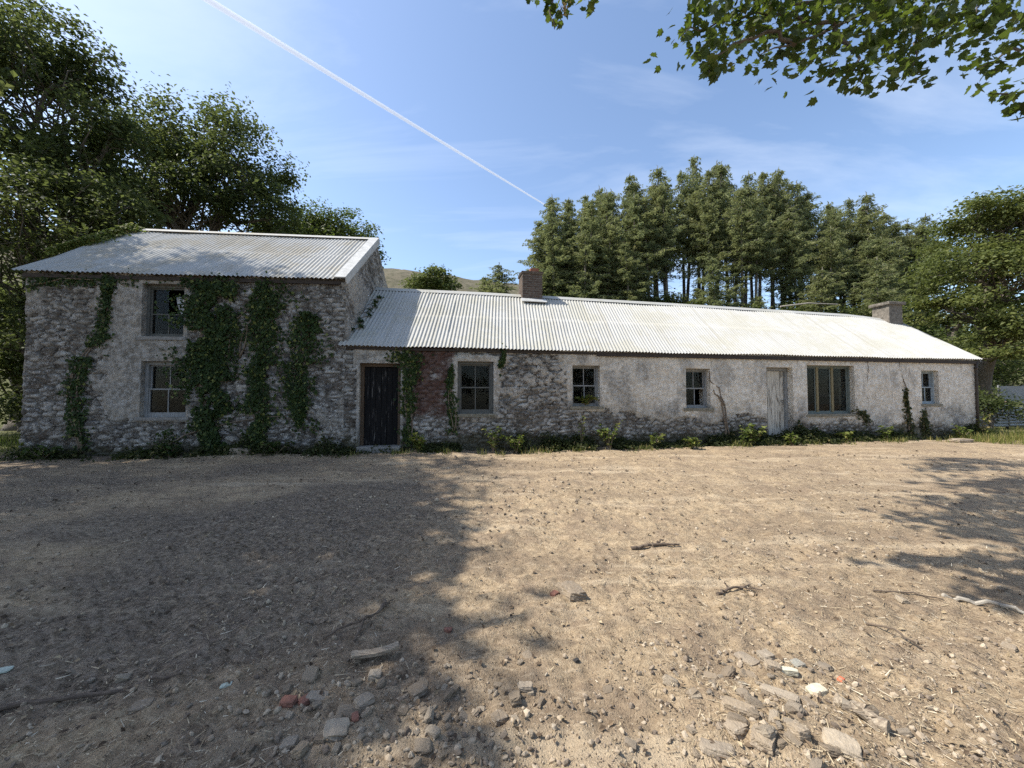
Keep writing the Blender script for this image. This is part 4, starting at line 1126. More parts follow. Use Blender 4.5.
# right side
broad_tree('broadleaf_tree', 'big sunlit green tree beyond the far end of the cottage', (22.4, 18.2), (22.2, 18.0, 4.5),
    [(22.2, 17.2, 8.8, 2.2, 2.0, 1.5), (20.8, 17.0, 6.6, 1.8, 1.8, 1.4), (23.6, 17.4, 9.2, 2.2, 2.0, 1.5), (19.9, 16.9, 5.0, 1.4, 1.4, 1.2), (22.0, 16.6, 6.2, 2.6, 1.8, 1.8), (21.8, 16.0, 3.9, 2.0, 1.6, 1.1), (23.6, 16.4, 4.2, 2.2, 1.8, 1.4), (25.5, 17, 7.4, 2.4, 2.2, 2.2), (22.8, 17.6, 9.7, 1.1, 1.1, .7), (20.2, 16.2, 2.9, 1.3, 1.0, .6)], 42000, .15, 'leaf_light', 56, .34, .40, hollow=.62, flat=.34, per=150)
broad_tree('broadleaf_tree', 'darker leafy tree partly hidden behind the big sunlit green tree', (29.5, 25.5), (29.3, 25.5, 5.5),
    [(30.0, 25, 9.5, 2.8, 2.6, 2.4), (32.5, 25, 10.5, 3.0, 2.6, 2.6), (29.0, 24.5, 6.6, 2.2, 2.2, 2.2), (31.5, 24, 6, 3.0, 2.6, 2.6)], 11000, .26, 'leaf_oak', 57, .4, .46)
broad_tree('broadleaf_tree', 'round green tree on the skyline before the heath hill', (-7.6, 36), (-7.6, 36, 10.4),
    [(-7.6, 36, 12.0, 2.0, 1.8, 1.7), (-6.4, 36, 11.4, 1.3, 1.3, 1.2), (-8.8, 36, 11.3, 1.3, 1.3, 1.2)], 5000, .26, 'leaf_light', 58, .2, .36)

def bush(loc, rx, ry, h, n, leaf, mat, label, seed, group=None):
    x, y = loc; z = float(ground_h(x, y))
    lob = []
    r = np.random.default_rng(seed)
    for k in range(5):
        a = r.uniform(0, 2 * np.pi)
        lob.append((x + math.cos(a) * rx * .5, y + math.sin(a) * ry * .4, z + h * r.uniform(.35, .72), rx * .55, ry * .55, h * .34))
    return broad_tree('bush', label, loc, (x, y, z + h * .35), lob, n, leaf, mat, seed, .09, .26 + .05 * h, group, per=50)
# undergrowth on the bank behind the cottage, each bush its own
under = [(-10.5, 33, 3.2, 2.2), (-3.6, 37, 2.6, 1.8), (-1.3, 34, 2.4, 2.0), (3.6, 31, 2.6, 3.0), (6.6, 32, 3.0, 3.6), (9.6, 31, 2.8, 3.0), (12.6, 32.5, 3.2, 3.8), (15.6, 31, 3.0, 3.2), (18.6, 32, 3.0, 3.6), (21.5, 30, 3.0, 4.0), (24.5, 31, 3.2, 3.8), (27.6, 30, 3.0, 4.4), (31.0, 31, 3.2, 4.4), (34.5, 31, 3.2, 4.0), (20.0, 24, 2.4, 3.4), (24.0, 25, 2.6, 3.6)]
for i, (x, y, rx, h) in enumerate(under):
    if x > 2: h *= 1.25; rx *= 1.15; y += 6.0 if y > 28 else 2.0; x *= 1.16 if y > 28 else 1.05
    mt = ('leaf_oak', 'leaf_pale', 'leaf_light')[(i * 7) % 3]
    q = bush((x, y), rx, rx * .8, h * (1.2 if x > 2 else 1), 5200 if x > 2 else 2600, .26, mt, '', 300 + i, 'bushes on the bank behind the cottage')
    q['label'] = 'bushy undergrowth shrub on the bank below the spruce plantation' if x > 2 else ('hedge shrub on the skyline before the heath hill')
    if x <= 2: q['group'] = 'hedge shrubs before the heath hill'
q = bush((-16.6, 10.6), 1.4, 1.2, 2.2, 2600, .13, 'leaf_oak', 'dark shrub in deep shade beside the house corner', 330)
q = bush((-15.2, 12.2), 1.1, 1.0, 1.5, 2000, .12, 'leaf_oak', 'lower dark shrub just behind the bare stone house corner', 331)
bush((21.6, 15.4), 1.1, .7, 1.0, 1800, .11, 'leaf_light', 'low bright shrub in front of the low sheet fence', 333)
q = bush((19.6, 15.8), 1.0, .8, 1.6, 2200, .12, 'leaf_oak', 'dark shrub under the big sunlit tree by the low metal fence', 332)

for i, (x, y, rx, h, lab) in enumerate(((-18.5, 14.5, 2.4, 4.2, 'tall dark bush behind the shrubs at the far side of the house'), (-20.5, 17.5, 3.0, 6.0, 'large dark bush in the thicket beyond the house corner'), (-24.5, 22, 4.0, 8.0, 'high bushy thicket tree behind the large dark bush'), (-13.2, 17.0, 2.2, 4.6, 'bush hidden close behind the stone house'),
        (23.0, 21.0, 2.6, 4.2, 'dark thicket bush behind the low sheet fence'), (26.5, 22.5, 3.2, 5.0, 'larger dark thicket bush behind the low sheet fence'), (30.5, 23.5, 3.4, 5.4, 'furthest dark thicket bush beyond the low sheet fence'), (20.6, 19.6, 2.0, 3.2, 'dark bush close behind the cottage end under the big sunlit tree'))):
    bush((x, y), rx, rx * .8, h, 4200, .19, 'leaf_oak', lab, 340 + i)
for i, (x, y, h, lab) in enumerate(((-9, -10, 4.6, 'leafy unseen bush added to darken window reflections, facing the shaded house'), (-4, -11.5, 5.2, 'tall unseen bush added to darken window reflections, facing the black door'), (1.5, -12, 4.8, 'unseen bush added behind the viewpoint to darken window reflections'), (7, -11, 5.4, 'broad unseen bush added near the maple trunk to darken window reflections'), (12.5, -10, 5.0, 'unseen bush added to darken window reflections, facing the pale door'), (18.5, -7, 5.4, 'unseen bush added to darken window reflections, facing the blue window'))):
    bush((x, y), 3.4, 2.2, h, 2600, .26, 'leaf_oak', lab, 360 + i)  # unseen row added behind the camera so the panes reflect dark leaves
# conifers
rs_ = random.Random(9)
def spruce_meshes(seed, H, bare, spread, dens=1.0):
    r = np.random.default_rng(seed)
    tm = MB()
    t = np.linspace(0, 1, 12); bend = np.stack([.15 * np.sin(t * 2 + seed), .15 * np.cos(t * 2.3 + seed), t * H], -1); bend -= bend[0]
    V, F = tube(bend, .20 * (1 - t) + .02, 8); tm.add(V, F)
    C = []; D = []; N = []; sz = []; tone = []
    z = bare * H
    while z < H * .99:
        q = z / H
        nb = r.integers(4, 7); a0 = r.uniform(0, 6.28)
        prof = spread * (1 - max(q - bare, 0) / (1 - bare)) ** .50 * (.55 + .45 * min(1, (q - bare) / .15 + .3)) + .12
        for b in range(nb):
            a = a0 + b * 6.283 / nb + r.normal() * .25
            L = prof * r.uniform(.35, 1.25) * (1.25 if r.random() < .12 else 1)
            if r.random() < .18: continue
            dx = np.array([math.cos(a), math.sin(a), 0])
            rise = .28 * (q - .55) + .02
            npt = max(3, int(L / .18)); s = np.linspace(.15, 1, npt)
            P = np.array([np.interp(z, bend[:, 2], bend[:, 0]), np.interp(z, bend[:, 2], bend[:, 1]), z]) + dx * (s * L)[:, None] + UP * (rise * L * s - .22 * L * s ** 2 + .12 * L * s ** 4)[:, None]
            V, F = tube(P[[0, npt // 2, -1]], [.025, .015, .006], 3, False); tm.add(V, F)
            side = np.cross(dx, UP)
            tn = np.clip(r.normal(.45, .14), 0, 1)
            for k in range(npt):
                w = L * .30 * (1.1 - s[k]) + .12
                m = int(5 * dens) + 1
                C.append(P[k] + side * (r.uniform(-1, 1, m) * w)[:, None] - UP * (r.random(m) * .30)[:, None])
                D.append(dx * .8 + side * r.normal(size=m)[:, None] * .7 - UP * r.uniform(.15, 1.7, m)[:, None])
                N.append(UP + r.normal(size=(m, 3)) * .55); sz.append(r.uniform(.22, .56, m)); tone.append(np.clip(tn + r.normal(size=m) * .15 + .2 * (s[k] - .5), 0, 1))
        z += r.uniform(.24, .46)
    # leading shoot
    C.append(np.stack([bend[-1, 0] + 0 * np.zeros(6), bend[-1, 1] + np.zeros(6), H - np.linspace(0, .7, 6)], -1)); D.append(r.normal(size=(6, 3)) * .4 + UP); N.append(r.normal(size=(6, 3))); sz.append(np.full(6, .4)); tone.append(np.full(6, .5))
    C = np.concatenate(C); 
    V, F = leaf_quads(C, np.concatenate(N), np.concatenate(D), np.concatenate(sz), .26, .05)
    cm = MB(); cm.add(V, F, rnd=np.repeat(np.concatenate(tone), 4))
    # dead twigs low on the bare stem
    z = .15 * H
    while z < (bare + .08) * H:
        for b in range(3):
            a = r.uniform(0, 6.28); L = r.uniform(.4, 1.3)
            V, F = tube(np.array([[0, 0, z], [math.cos(a) * L * .6, math.sin(a) * L * .6, z - .03], [math.cos(a) * L, math.sin(a) * L, z - .25 * L]]), [.016, .01, .004], 3, False); tm.add(V, F)
        z += r.uniform(.2, .5)
    return tm.mesh('trunk', M['pale_bark'], smooth=True), cm.mesh('crown', M['needle'])
variants = [(spruce_meshes(401, 15, .42, 2.6), 15), (spruce_meshes(402, 15, .48, 2.4), 15), (spruce_meshes(403, 15, .28, 2.9), 15), (spruce_meshes(404, 15, .52, 2.5), 15), (spruce_meshes(405, 14, .05, 3.0), 14), (spruce_meshes(406, 14, .10, 2.7), 14)]
def spruce(x, y, H, var, label, group, rot):
    (tme, cme), h0 = variants[var]
    base = (x, y, float(ground_h(x, y)) - .2)
    root = thing('spruce_tree', label, 'tree', base, group)
    k = H / h0
    root.scale = (.82 + .18 * k, .82 + .18 * k, k); root.rotation_euler = (rs_.gauss(0, .02), .03 + rs_.gauss(0, .025), rot)
    for nm, me in (('trunk', tme), ('crown', cme)):
        o = bpy.data.objects.new(nm, me); COL.objects.link(o); o.parent = root

# the plantation's skyline, from its near left end to the far right: (ratio x/y, height ratio)
sky_x = [.06, .13, .20, .30, .40, .50, .58, .66, .74, .83, .90, .98, 1.05, 1.11]
sky_h = [.50, .545, .575, .59, .615, .632, .625, .618, .59, .565, .545, .54, .51, .45]
def plant_row(Y, n, x0, x1, drop, vs, leafy):
    for i in range(n):
        rx = x0 + (x1 - x0) * (i + .5 + rs_.uniform(-.3, .3)) / n
        y = Y + rs_.uniform(-1.6, 1.6)
        x = rx * y
        top = 1.3 + (np.interp(rx, sky_x, sky_h) - drop - rs_.uniform(-.012, .06)) * y
        H = top - float(ground_h(x, y))
        lab, grp = 'tall spruce with bare lower stem in the plantation behind the cottage', 'spruces of the plantation behind the cottage'
        spruce(x, y, H, vs[i % len(vs)] if rx > .34 else leafy[i % len(leafy)], lab, grp, rs_.uniform(0, 6.28))
plant_row(44, 27, .09, 1.12, .0, [0, 1, 3, 0, 1, 3, 1], [2, 4, 2, 5])
plant_row(47.5, 22, .12, 1.10, .01, [1, 3, 0, 3, 1], [2, 4, 2])
plant_row(40.5, 17, .12, 1.06, .06, [3, 1, 3, 3, 1, 0], [2, 4, 5])
for (x, y, top, v) in ((2.6, 39, 19.8, 4), (4.4, 38, 20.6, 5), (7.0, 37, 19.2, 4), (9.4, 38.5, 20.3, 5), (3.9, 41, 22.6, 4), (11.6, 37, 16.5, 4)):
    spruce(x, y, top - float(ground_h(x, y)), v, 'spruce leafy right down to the ground at the near edge of the plantation', 'fully clothed spruces at the plantation edge', rs_.uniform(0, 6.28))
for i in range(13):
    y = 38.5 + rs_.uniform(-1.5, 1.5); x = (.36 + .058 * i + rs_.uniform(-.015, .015)) * y
    top = 1.3 + rs_.uniform(.275, .365) * y
    spruce(x, y, top - float(ground_h(x, y)), 4 + i % 2, 'short spreading young spruce in front of the plantation stems', 'short young spruces before the plantation', rs_.uniform(0, 6.28))
for (x, y, top, v) in ((31.5, 33, 12.2, 4), (27.4, 34, 13.2, 5), (34.5, 36, 15.0, 5), (19.0, 35.5, 14.6, 4)):
    spruce(x, y, top - float(ground_h(x, y)), v, 'short spreading young spruce in front of the plantation stems', 'short young spruces before the plantation', rs_.uniform(0, 6.28))
spruce(-.9, 33, 1.3 + .365 * 33 - float(ground_h(-.9, 33)) + float(ground_h(-.9, 33)) - float(ground_h(-.9, 33)), 5, 'small dark spruce standing alone left of the brick chimney', None, 1.0)
spruce(-2.0, 34.5, 1.3 + .325 * 34.5 - float(ground_h(-2.0, 34.5)), 4, 'smaller pale green spruce touching the lone dark spruce by the chimney', None, 2.0)
# bleached pole lying on the bank
pm = MB(); V, F = tube(np.array([[17.0, 24.2, 7.05], [18.6, 24.0, 7.22], [20.4, 23.9, 7.12]]), [.05, .045, .03], 6); pm.add(V, F)
tag(pm.build('dead_branch', M['rust_pole'], base=(17, 24.2, 7.0)), 'pale bleached dead branch lying across the bushes behind the roof', 'branch')

# ------------------------------------------------------------------ the maple that overhangs the camera
MAPLE2D = np.array([(0, -.34), (.10, -.38), (.34, -.34), (.32, -.20), (.52, -.02), (.36, .04), (.38, .24), (.20, .18), (.12, .34), (0, .55), (-.12, .34), (-.20, .18), (-.38, .24), (-.36, .04), (-.52, -.02), (-.32, -.20), (-.34, -.34), (-.10, -.38)])
def maple_leaves(mb, C, N, D, size, rnd):
    N = unit(N); D = unit(D - N * (D * N).sum(1, keepdims=True)); T = np.cross(N, D)
    P = C[:, None] + size[:, None, None] * (MAPLE2D[None, :, 0:1] * T[:, None] + MAPLE2D[None, :, 1:2] * D[:, None] + (.18 * np.abs(MAPLE2D[None, :, 0:1]) - .10 * MAPLE2D[None, :, 1:2] ** 2) * N[:, None])
    k = len(MAPLE2D)
    mb.add(P.reshape(-1, 3), np.arange(len(C) * k).reshape(-1, k), rnd=np.repeat(rnd, k))
def build_maple():
    r = np.random.default_rng(77)
    base = np.array([7.6, -2.6, float(ground_h(7.6, -2.6)) - .05])
    root = thing('maple_tree', 'maple whose leafy boughs hang into the picture overhead', 'tree', tuple(base))
    tm = MB(); lm = MB()
    T0 = limb(tm, base, (7.2, -2.0, 4.2), .30, .20, r, 10, .05)
    A = limb(tm, (7.2, -2.0, 4.2), (6.2, 2.6, 6.0), .16, .07, r, 8, .1)
    Bh = limb(tm, (7.2, -2.0, 4.2), (3.4, -1.0, 9.5), .18, .09, r, 8, .1)
    # low boughs in view
    twigs = [[(6.2, 2.6, 6.0), (4.6, 3.4, 5.55), (3.61, 3.60, 5.15), (2.95, 3.40, 4.68), (2.51, 3.30, 4.42), (2.13, 3.20, 4.24)],
             [(5.2, 3.1, 5.75), (3.99, 3.60, 5.15), (3.73, 3.40, 4.61), (3.50, 3.30, 4.15)],
             [(6.0, 2.6, 5.9), (4.9, 3.0, 4.75), (4.39, 3.20, 4.29), (4.10, 3.10, 4.17), (3.86, 3.10, 4.02)],
             [(4.9, 3.0, 4.75), (4.5, 3.0, 3.95), (4.10, 3.00, 3.73), (3.84, 3.00, 3.73)],
             [(3.61, 3.6, 5.15), (2.6, 3.6, 5.1), (1.9, 3.4, 4.75), (1.5, 3.3, 4.50)],
             [(2.6, 3.6, 5.1), (1.2, 3.7, 5.45), (.45, 3.6, 5.30), (.36, 3.55, 5.0), (.40, 3.5, 4.76)],
             [(2.95, 3.4, 4.68), (2.5, 3.35, 4.75), (2.1, 3.3, 4.72)], [(2.51, 3.3, 4.42), (2.2, 3.25, 4.5), (1.75, 3.2, 4.25), (1.66, 3.15, 4.02)],
             [(2.95, 3.4, 4.68), (3.05, 3.3, 4.3), (3.0, 3.2, 3.98)], [(4.6, 3.4, 5.5), (4.2, 3.3, 4.9), (4.0, 3.2, 4.6)], [(5.4, 3.1, 5.8), (4.8, 3.5, 5.2), (4.3, 3.55, 5.0)]]
    for i, p in enumerate(twigs):
        p = np.array(p); t = np.linspace(0, 1, 14); s = np.linspace(0, 1, len(p))
        P = np.stack([np.interp(t, s, p[:, k]) for k in range(3)], -1); P[1:-1] += r.normal(size=(12, 3)) * .015
        V, F = tube(P, np.linspace(.022 if i else .032, .004, 14), 6); tm.add(V, F)
    # leaf sprays along them: centre, spread, count
    sprays = [((1.62, 3.3, 4.62), (.16, .2, .12), 16), ((1.85, 3.35, 4.70), (.20, .22, .16), 24), ((2.1, 3.3, 4.62), (.2, .25, .16), 30), ((2.3, 3.3, 4.75), (.28, .25, .16), 34), ((1.75, 3.2, 4.25), (.09, .1, .10), 12), ((1.68, 3.15, 4.06), (.05, .05, .07), 6),
              ((2.65, 3.4, 4.75), (.3, .28, .18), 40), ((2.45, 3.3, 4.45), (.18, .15, .13), 20), ((2.95, 3.4, 4.80), (.3, .25, .16), 34), ((2.85, 3.3, 4.30), (.12, .12, .14), 18), ((3.0, 3.2, 4.05), (.10, .1, .10), 14), ((3.35, 3.4, 4.85), (.26, .3, .2), 34), ((3.3, 3.3, 4.45), (.18, .15, .14), 24), ((3.48, 3.3, 4.18), (.14, .1, .09), 16),
              ((3.8, 3.4, 4.85), (.30, .25, .2), 36), ((3.6, 3.35, 4.55), (.13, .12, .12), 16), ((4.15, 3.3, 4.75), (.25, .2, .2), 30), ((4.05, 3.2, 4.48), (.14, .12, .10), 14), ((2.2, 3.25, 4.95), (.5, .2, .12), 30), ((3.2, 3.3, 5.0), (.6, .2, .12), 34),
              ((4.3, 3.6, 5.15), (.30, .2, .2), 34), ((4.75, 3.5, 5.0), (.25, .2, .2), 30), ((3.9, 3.5, 5.15), (.30, .2, .16), 30), ((3.95, 3.1, 4.08), (.14, .08, .06), 9), ((4.15, 3.1, 4.14), (.10, .08, .06), 6), ((3.95, 3.0, 3.75), (.16, .08, .07), 10), ((4.08, 3.0, 3.58), (.06, .06, .05), 4),
              ((.30, 3.6, 5.16), (.09, .08, .06), 5), ((.42, 3.55, 4.96), (.05, .05, .08), 5), ((.52, 3.6, 5.12), (.07, .07, .05), 4), ((.72, 3.6, 5.10), (.06, .06, .04), 3)]
    for c, s, n in sprays:
        n = int(n * 3.3)
        C = np.array(c) + r.normal(size=(n, 3)) * np.array(s) * .8
        maple_leaves(lm, C, UP * .8 + r.normal(size=(n, 3)) * .55, r.normal(size=(n, 3)) * .7 - UP * .9 - np.array([.3, 0, 0]), r.uniform(.055, .105, n), np.clip(r.normal(.5, .25, n), 0, 1))
    # high boughs above the camera, which throw the leaf shade at the yard's right edge
    spots = [(10.1, 8.3, .9, .35, 1), (8.9, 7.7, .7, .28, 1), (8.2, 6.5, .8, .30, 1), (9.4, 6.6, .9, .3, 1), (6.4, 5.5, .5, .25, 1), (7.4, 5.7, .8, .25, 1), (6.2, 4.9, .45, .22, 1), (5.3, 4.9, .4, .22, 1), (7.2, 5.0, .6, .25, 1), (5.2, 4.4, .3, .16, 1), (6.6, 4.6, .5, .2, 1), (3.85, 3.68, .22, .09, .6), (4.35, 3.62, .2, .08, .6), (4.35, 3.35, .2, .10, .6), (4.9, 3.5, .3, .12, .8), (5.6, 4.0, .4, .2, .8), (3.95, 2.98, .25, .16, .8), (4.4, 2.95, .3, .2, 1), (5.0, 3.2, .4, .2, 1)]
    for (x, y, a, b, w) in spots:
        z = max(6.0, 2.4 + 1.12 * y)
        h = z + .25
        c = np.array([x, y, 0]) + SUN_DIR / SUN_DIR[2] * h; c[2] = z
        n = int(150 * a * b / .2 * w) + 26
        C = c + r.normal(size=(n, 3)) * np.array([a * .62, b * .75, .22])
        maple_leaves(lm, C, UP + r.normal(size=(n, 3)) * .5, r.normal(size=(n, 3)), r.uniform(.13, .20, n), np.clip(r.normal(.5, .25, n), 0, 1))
        limb(tm, Bh[-1] if x < 6 else Bh[5], c, .035, .010, r, 5, .12, 7)
    # the rest of the crown, behind and above the camera
    n = 2600
    d = unit(r.normal(size=(n, 3))); C = np.array([7.5, -2.4, 8.8]) + d * np.array([4.0, 3.0, 2.8]) * (r.random(n) ** .35)[:, None]
    maple_leaves(lm, C, UP + r.normal(size=(n, 3)) * .6, r.normal(size=(n, 3)), r.uniform(.2, .3, n), np.clip(r.normal(.5, .25, n), 0, 1))
    for k in range(10): limb(tm, (7.2, -2.0, 4.2), C[k * 31], .09, .02, r, 5, .2)
    tm.build('trunk', M['bark'], root, smooth=True); lm.build('crown', M['leaf_maple'], root)
    # one bunch of dry winged seeds hanging from the loose twig
    sm = MB(); n = 26
    C = np.array([.50, 3.55, 5.03]) + r.normal(size=(n, 3)) * np.array([.025, .025, .07])
    V, F = leaf_quads(C, r.normal(size=(n, 3)), -UP + r.normal(size=(n, 3)) * .5, r.uniform(.03, .05, n), .4); sm.add(V, F, rnd=np.repeat(r.random(n), 4))
    sm.build('seed_bunch', M['dry_leaf'], root)
build_maple()

# ------------------------------------------------------------------ low metal fence beyond the far end
def build_fence():
    a = np.array([18.9, 15.9]); b = np.array([24.5, 16.6])
    z0 = float(ground_h(*a))
    root = thing('sheet_fence', 'low grey fence of horizontal corrugated metal sheets under the big sunlit tree', 'fence', (a[0], a[1], z0))
    mat = mat_simple('dull galvanised sheet', (.46, .47, .48), (.33, .34, .35), 4, .5, .2, metal=.3, spots=((.20, .14, .10), 5, .62, .72, .6))
    L = np.linalg.norm(b - a); d = (b - a) / L; nn = np.array([d[1], -d[0]])
    for k in range(3):
        s = np.linspace(k * L / 3 + .02, (k + 1) * L / 3 - .02, 6); z = np.linspace(.08, .98 - .12 * (k == 1), 60)
        S2, Z2 = np.meshgrid(s, z, indexing='ij'); off = .018 * np.cos(Z2 * 2 * np.pi / .12) + .03 * math.sin(k * 3)
        P = np.stack([a[0] + d[0] * S2 + nn[0] * off, a[1] + d[1] * S2 + nn[1] * off, z0 + Z2 + .02 * k], -1)
        m = MB(); m.add(P.reshape(-1, 3), grid_faces(6, 60)); m.build('metal_sheet', mat, root, smooth=True)
    for k in range(4):
        q = a + d * (k * L / 3)
        m = MB(); V, F = tube(np.array([[q[0], q[1] + .06, z0 - .1], [q[0], q[1] + .06, z0 + 1.15]]), .05, 8); m.add(V, F); m.build('post', M['brown_wood'], root, smooth=True)
    sh = MB(); V, F = rough_box((1.25, .05, .8), 6, .01, 3, .01); sh.add(V + np.array([24.2, 18.6, float(ground_h(24.2, 18.6)) + 1.45]), F)
    V, F = tube(np.array([[23.6, 18.68, float(ground_h(23.6, 18.6)) - .1], [23.6, 18.68, float(ground_h(23.6, 18.6)) + 1.9]]), .04, 6); sh.add(V, F)
    V, F = tube(np.array([[24.8, 18.68, float(ground_h(24.8, 18.6)) - .1], [24.8, 18.68, float(ground_h(24.8, 18.6)) + 1.9]]), .04, 6); sh.add(V, F)
    tag(sh.build('sheet_panel', mat_simple('pale sheet', (.30, .31, .325), (.22, .23, .24), 5, .5, .1), root), 'taller pale flat sheet on two posts')
build_fence()

# ================================================================== things lying in the yard
def stone_obj(name, x, y, dims, rot, seed, mat, label, cat, group=None, sink=.28, tilt=(0, 0), n=9, amp=.16, rough=.35, mesh=None):
    z = float(ground_h(x, y))
    if mesh is None:
        V, F = rough_box(dims, n, amp, seed, rough, 1.6)
        m = MB(); m.add(V, F); mesh = m.mesh(name, M[mat], smooth=False)
    o = bpy.data.objects.new(name, mesh); COL.objects.link(o)
    o.location = (x, y, z + dims[2] * (.5 - sink)); o.rotation_euler = (tilt[0], tilt[1], rot)
    return tag(o, label, cat, group)

big = [(.46, 3.05, (.17, .24, .10), .4, 'stone', 'flat topped pale stone with split grain lying alone in the middle of the sunlit yard'),
    (1.38, 2.32, (.20, .26, .12), .5, 'stone', 'largest rounded pale boulder in the rubble cluster near the grey slate'),
    (1.50, 2.33, (.15, .15, .11), .2, 'stone', 'rounded stone leaning on the largest pale boulder'),
    (1.46, 2.21, (.17, .12, .10), -.3, 'stone', 'darker stone tucked in front of the largest pale boulder'),
    (1.64, 2.27, (.15, .13, .04), .3, 'slate', 'flat grey green slate piece beside the rubble boulders'),
    (1.34, 1.98, (.34, .11, .07), -.75, 'stone', 'long narrow stone wedge pointing at the cream plaster lump'),
    (1.44, 1.93, (.11, .16, .09), .1, 'stone', 'squarish stone standing at the end of the long wedge'),
    (1.08, 1.88, (.30, .12, .08), -.5, 'stone', 'long pale stone with a chipped end in the front rubble'),
    (1.01, 1.79, (.18, .15, .10), .3, 'stone', 'blocky pale stone next to the long chipped one'),
    (1.41, 1.70, (.26, .20, .11), -.5, 'stone', 'large slab with a dark broken end at the picture foot'),
    (.88, 1.70, (.28, .13, .08), -.25, 'stone', 'low pale slab at the picture foot in front of the rubble'),
    (1.08, 1.71, (.20, .18, .12), .9, 'stone', 'brown grey block at the picture foot between two slabs'),
    (1.24, 1.72, (.14, .14, .11), .3, 'stone', 'upright lump between the brown block and the broken slab'),
    (-.78, 1.76, (.22, .19, .13), .3, 'stone', 'largest grey stone in the shaded rubble heap'),
    (-.72, 1.93, (.18, .17, .13), .8, 'stone', 'stone with a dark split face in the shaded rubble heap'),
    (-.98, 1.99, (.22, .12, .08), -.1, 'stone', 'flat pale stone beside the red brick crumbs in shade'),
    (-.74, 2.13, (.14, .14, .10), .2, 'stone', 'round stone at the top of the shaded rubble heap'),
    (-.48, 2.01, (.18, .16, .11), .7, 'stone', 'rounded stone on the sunny side of the shaded rubble heap'),
    (.07, 2.03, (.15, .10, .08), .0, 'stone', 'pale block at the edge of shade and sun'),
    (-.06, 1.86, (.14, .13, .09), .5, 'stone', 'roundish stone below the pale block at the shade edge'),
    (-.97, 1.73, (.14, .12, .10), .2, 'stone', 'small pale lump in the bottom corner of the shaded rubble'),
    (-1.88, 2.01, (.19, .14, .06), .4, 'stone', 'flat grey stone alone in the shaded ground'),
    (.37, 2.27, (.07, .05, .05), .6, 'coal', 'small black lump casting a shadow in the sunlit yard'),
    (3.10, 2.46, (.20, .13, .06), .6, 'stone', 'flat square stone near the white stick'),
    (-8.5, 8.75, (.55, .28, .14), .1, 'stone', 'broad flat stone lying in front of the ivy covered house'),
    (-6.0, 8.55, (.36, .24, .16), .3, 'stone', 'grey boulder at the foot of the house below the ivy column')]
for i, (x, y, dm, rot, mt, lab) in enumerate(big):
    dm = tuple(q * (.90 if i == 0 else .45 if y < 4 else 1) for q in dm)
    stone_obj('stone', x, y, dm, rot, 500 + i, mt, lab, 'stone', 'large stones lying in the yard', .36, (.1 * math.sin(i * 3), .1 * math.cos(i * 2)), 11, .17)
for i, (x, y, dm) in enumerate(((-1.10, 1.95, (.11, .09, .06)), (-1.03, 1.97, (.09, .08, .06)), (-.72, 1.82, (.07, .05, .05)), (-.42, 2.58, (.08, .06, .035)), (.33, 3.04, (.10, .09, .05)))):
    dm = tuple(q * .6 for q in dm)
    stone_obj('brick_fragment', x, y, dm, i, 560 + i, 'red_brick', ['larger red brick crumb left of the flat pale stone in shade', 'smaller red brick crumb touching the larger one', 'small red brick chip on the largest grey shaded stone', 'flat red brick flake at the shade edge', 'red brown brick crumbs beside the flat topped pale stone'][i], 'brick', 'red brick fragments in the yard', .25, (0, 0), 7, .2)
stone_obj('plaster_lump', 1.58, 2.05, (.085, .06, .04), .3, 571, 'scrap_white', 'cream white plaster lump among the sunlit rubble', 'debris', None, .2)
stone_obj('plaster_chip', 1.52, 2.19, (.11, .035, .03), -.2, 572, 'scrap_white', 'thin cream chip in front of the grey slate', 'debris', None, .2)
stone_obj('plastic_scrap', 1.79, 2.15, (.035, .025, .014), .5, 573, 'scrap_orange', 'small orange plastic scrap on the sunlit rubble', 'debris', None, .1, n=6)
stone_obj('glass_shard', -2.92, 2.26, (.075, .05, .012), .3, 574, 'scrap_green', 'pale green shard at the shaded edge of the yard', 'debris', None, .0, n=6)
stone_obj('paper_scrap', -1.54, 2.13, (.05, .03, .01), .4, 575, 'scrap_green', 'whitish scrap among shaded stones', 'debris', None, .0, n=6)
stone_obj('stone_block', FC((14.7, -.75, 0))[0], FC((14.7, -.75, 0))[1], (.55, .30, .10), .17, 576, 'stone', 'flat pale slab in the grass below the pale blue window', 'stone', None, .1)

def stick(name, pts, r0, r1, mat, label, cat, branches=()):
    pts = np.array([(x, y, float(ground_h(x, y)) + dz) for x, y, dz in pts])
    m = MB()
    def lay(p, a, b):
        t = np.linspace(0, 1, 12); s = np.linspace(0, 1, len(p))
        P = np.stack([np.interp(t, s, p[:, k]) for k in range(3)], -1)
        P[1:-1] += np.random.default_rng(len(p) + int(a * 1e5)).normal(size=(10, 3)) * a * .5
        V, F = tube(P, np.linspace(a, b, 12), 7); m.add(V, F)
    lay(pts, r0, r1)
    for bpts in branches: lay(np.array([(x, y, float(ground_h(x, y)) + dz) for x, y, dz in bpts]), r0 * .6, r1 * .7)
    o = m.build(name, M[mat], base=tuple(pts[0]))
    return tag(o, label, cat)
stick('log', [(1.60, 1.93, .015), (1.645, 1.85, .02), (1.685, 1.775, .025)], .030, .033, 'dead_wood', 'short bleached log with a dark hollow end among the sunlit rubble', 'log')
stick('branch', [(3.35, 3.05, .01), (3.5, 2.97, .02), (3.62, 2.88, .018), (3.72, 2.78, .01)], .018, .010, 'rust_pole', 'pale barkless branch near the leaf shade', 'branch')
stick('stick', [(2.42, 2.68, .01), (2.47, 2.55, .05), (2.52, 2.42, .02)], .007, .005, 'dark_wood', 'thin dark twig standing askew in the sunlit yard', 'stick')
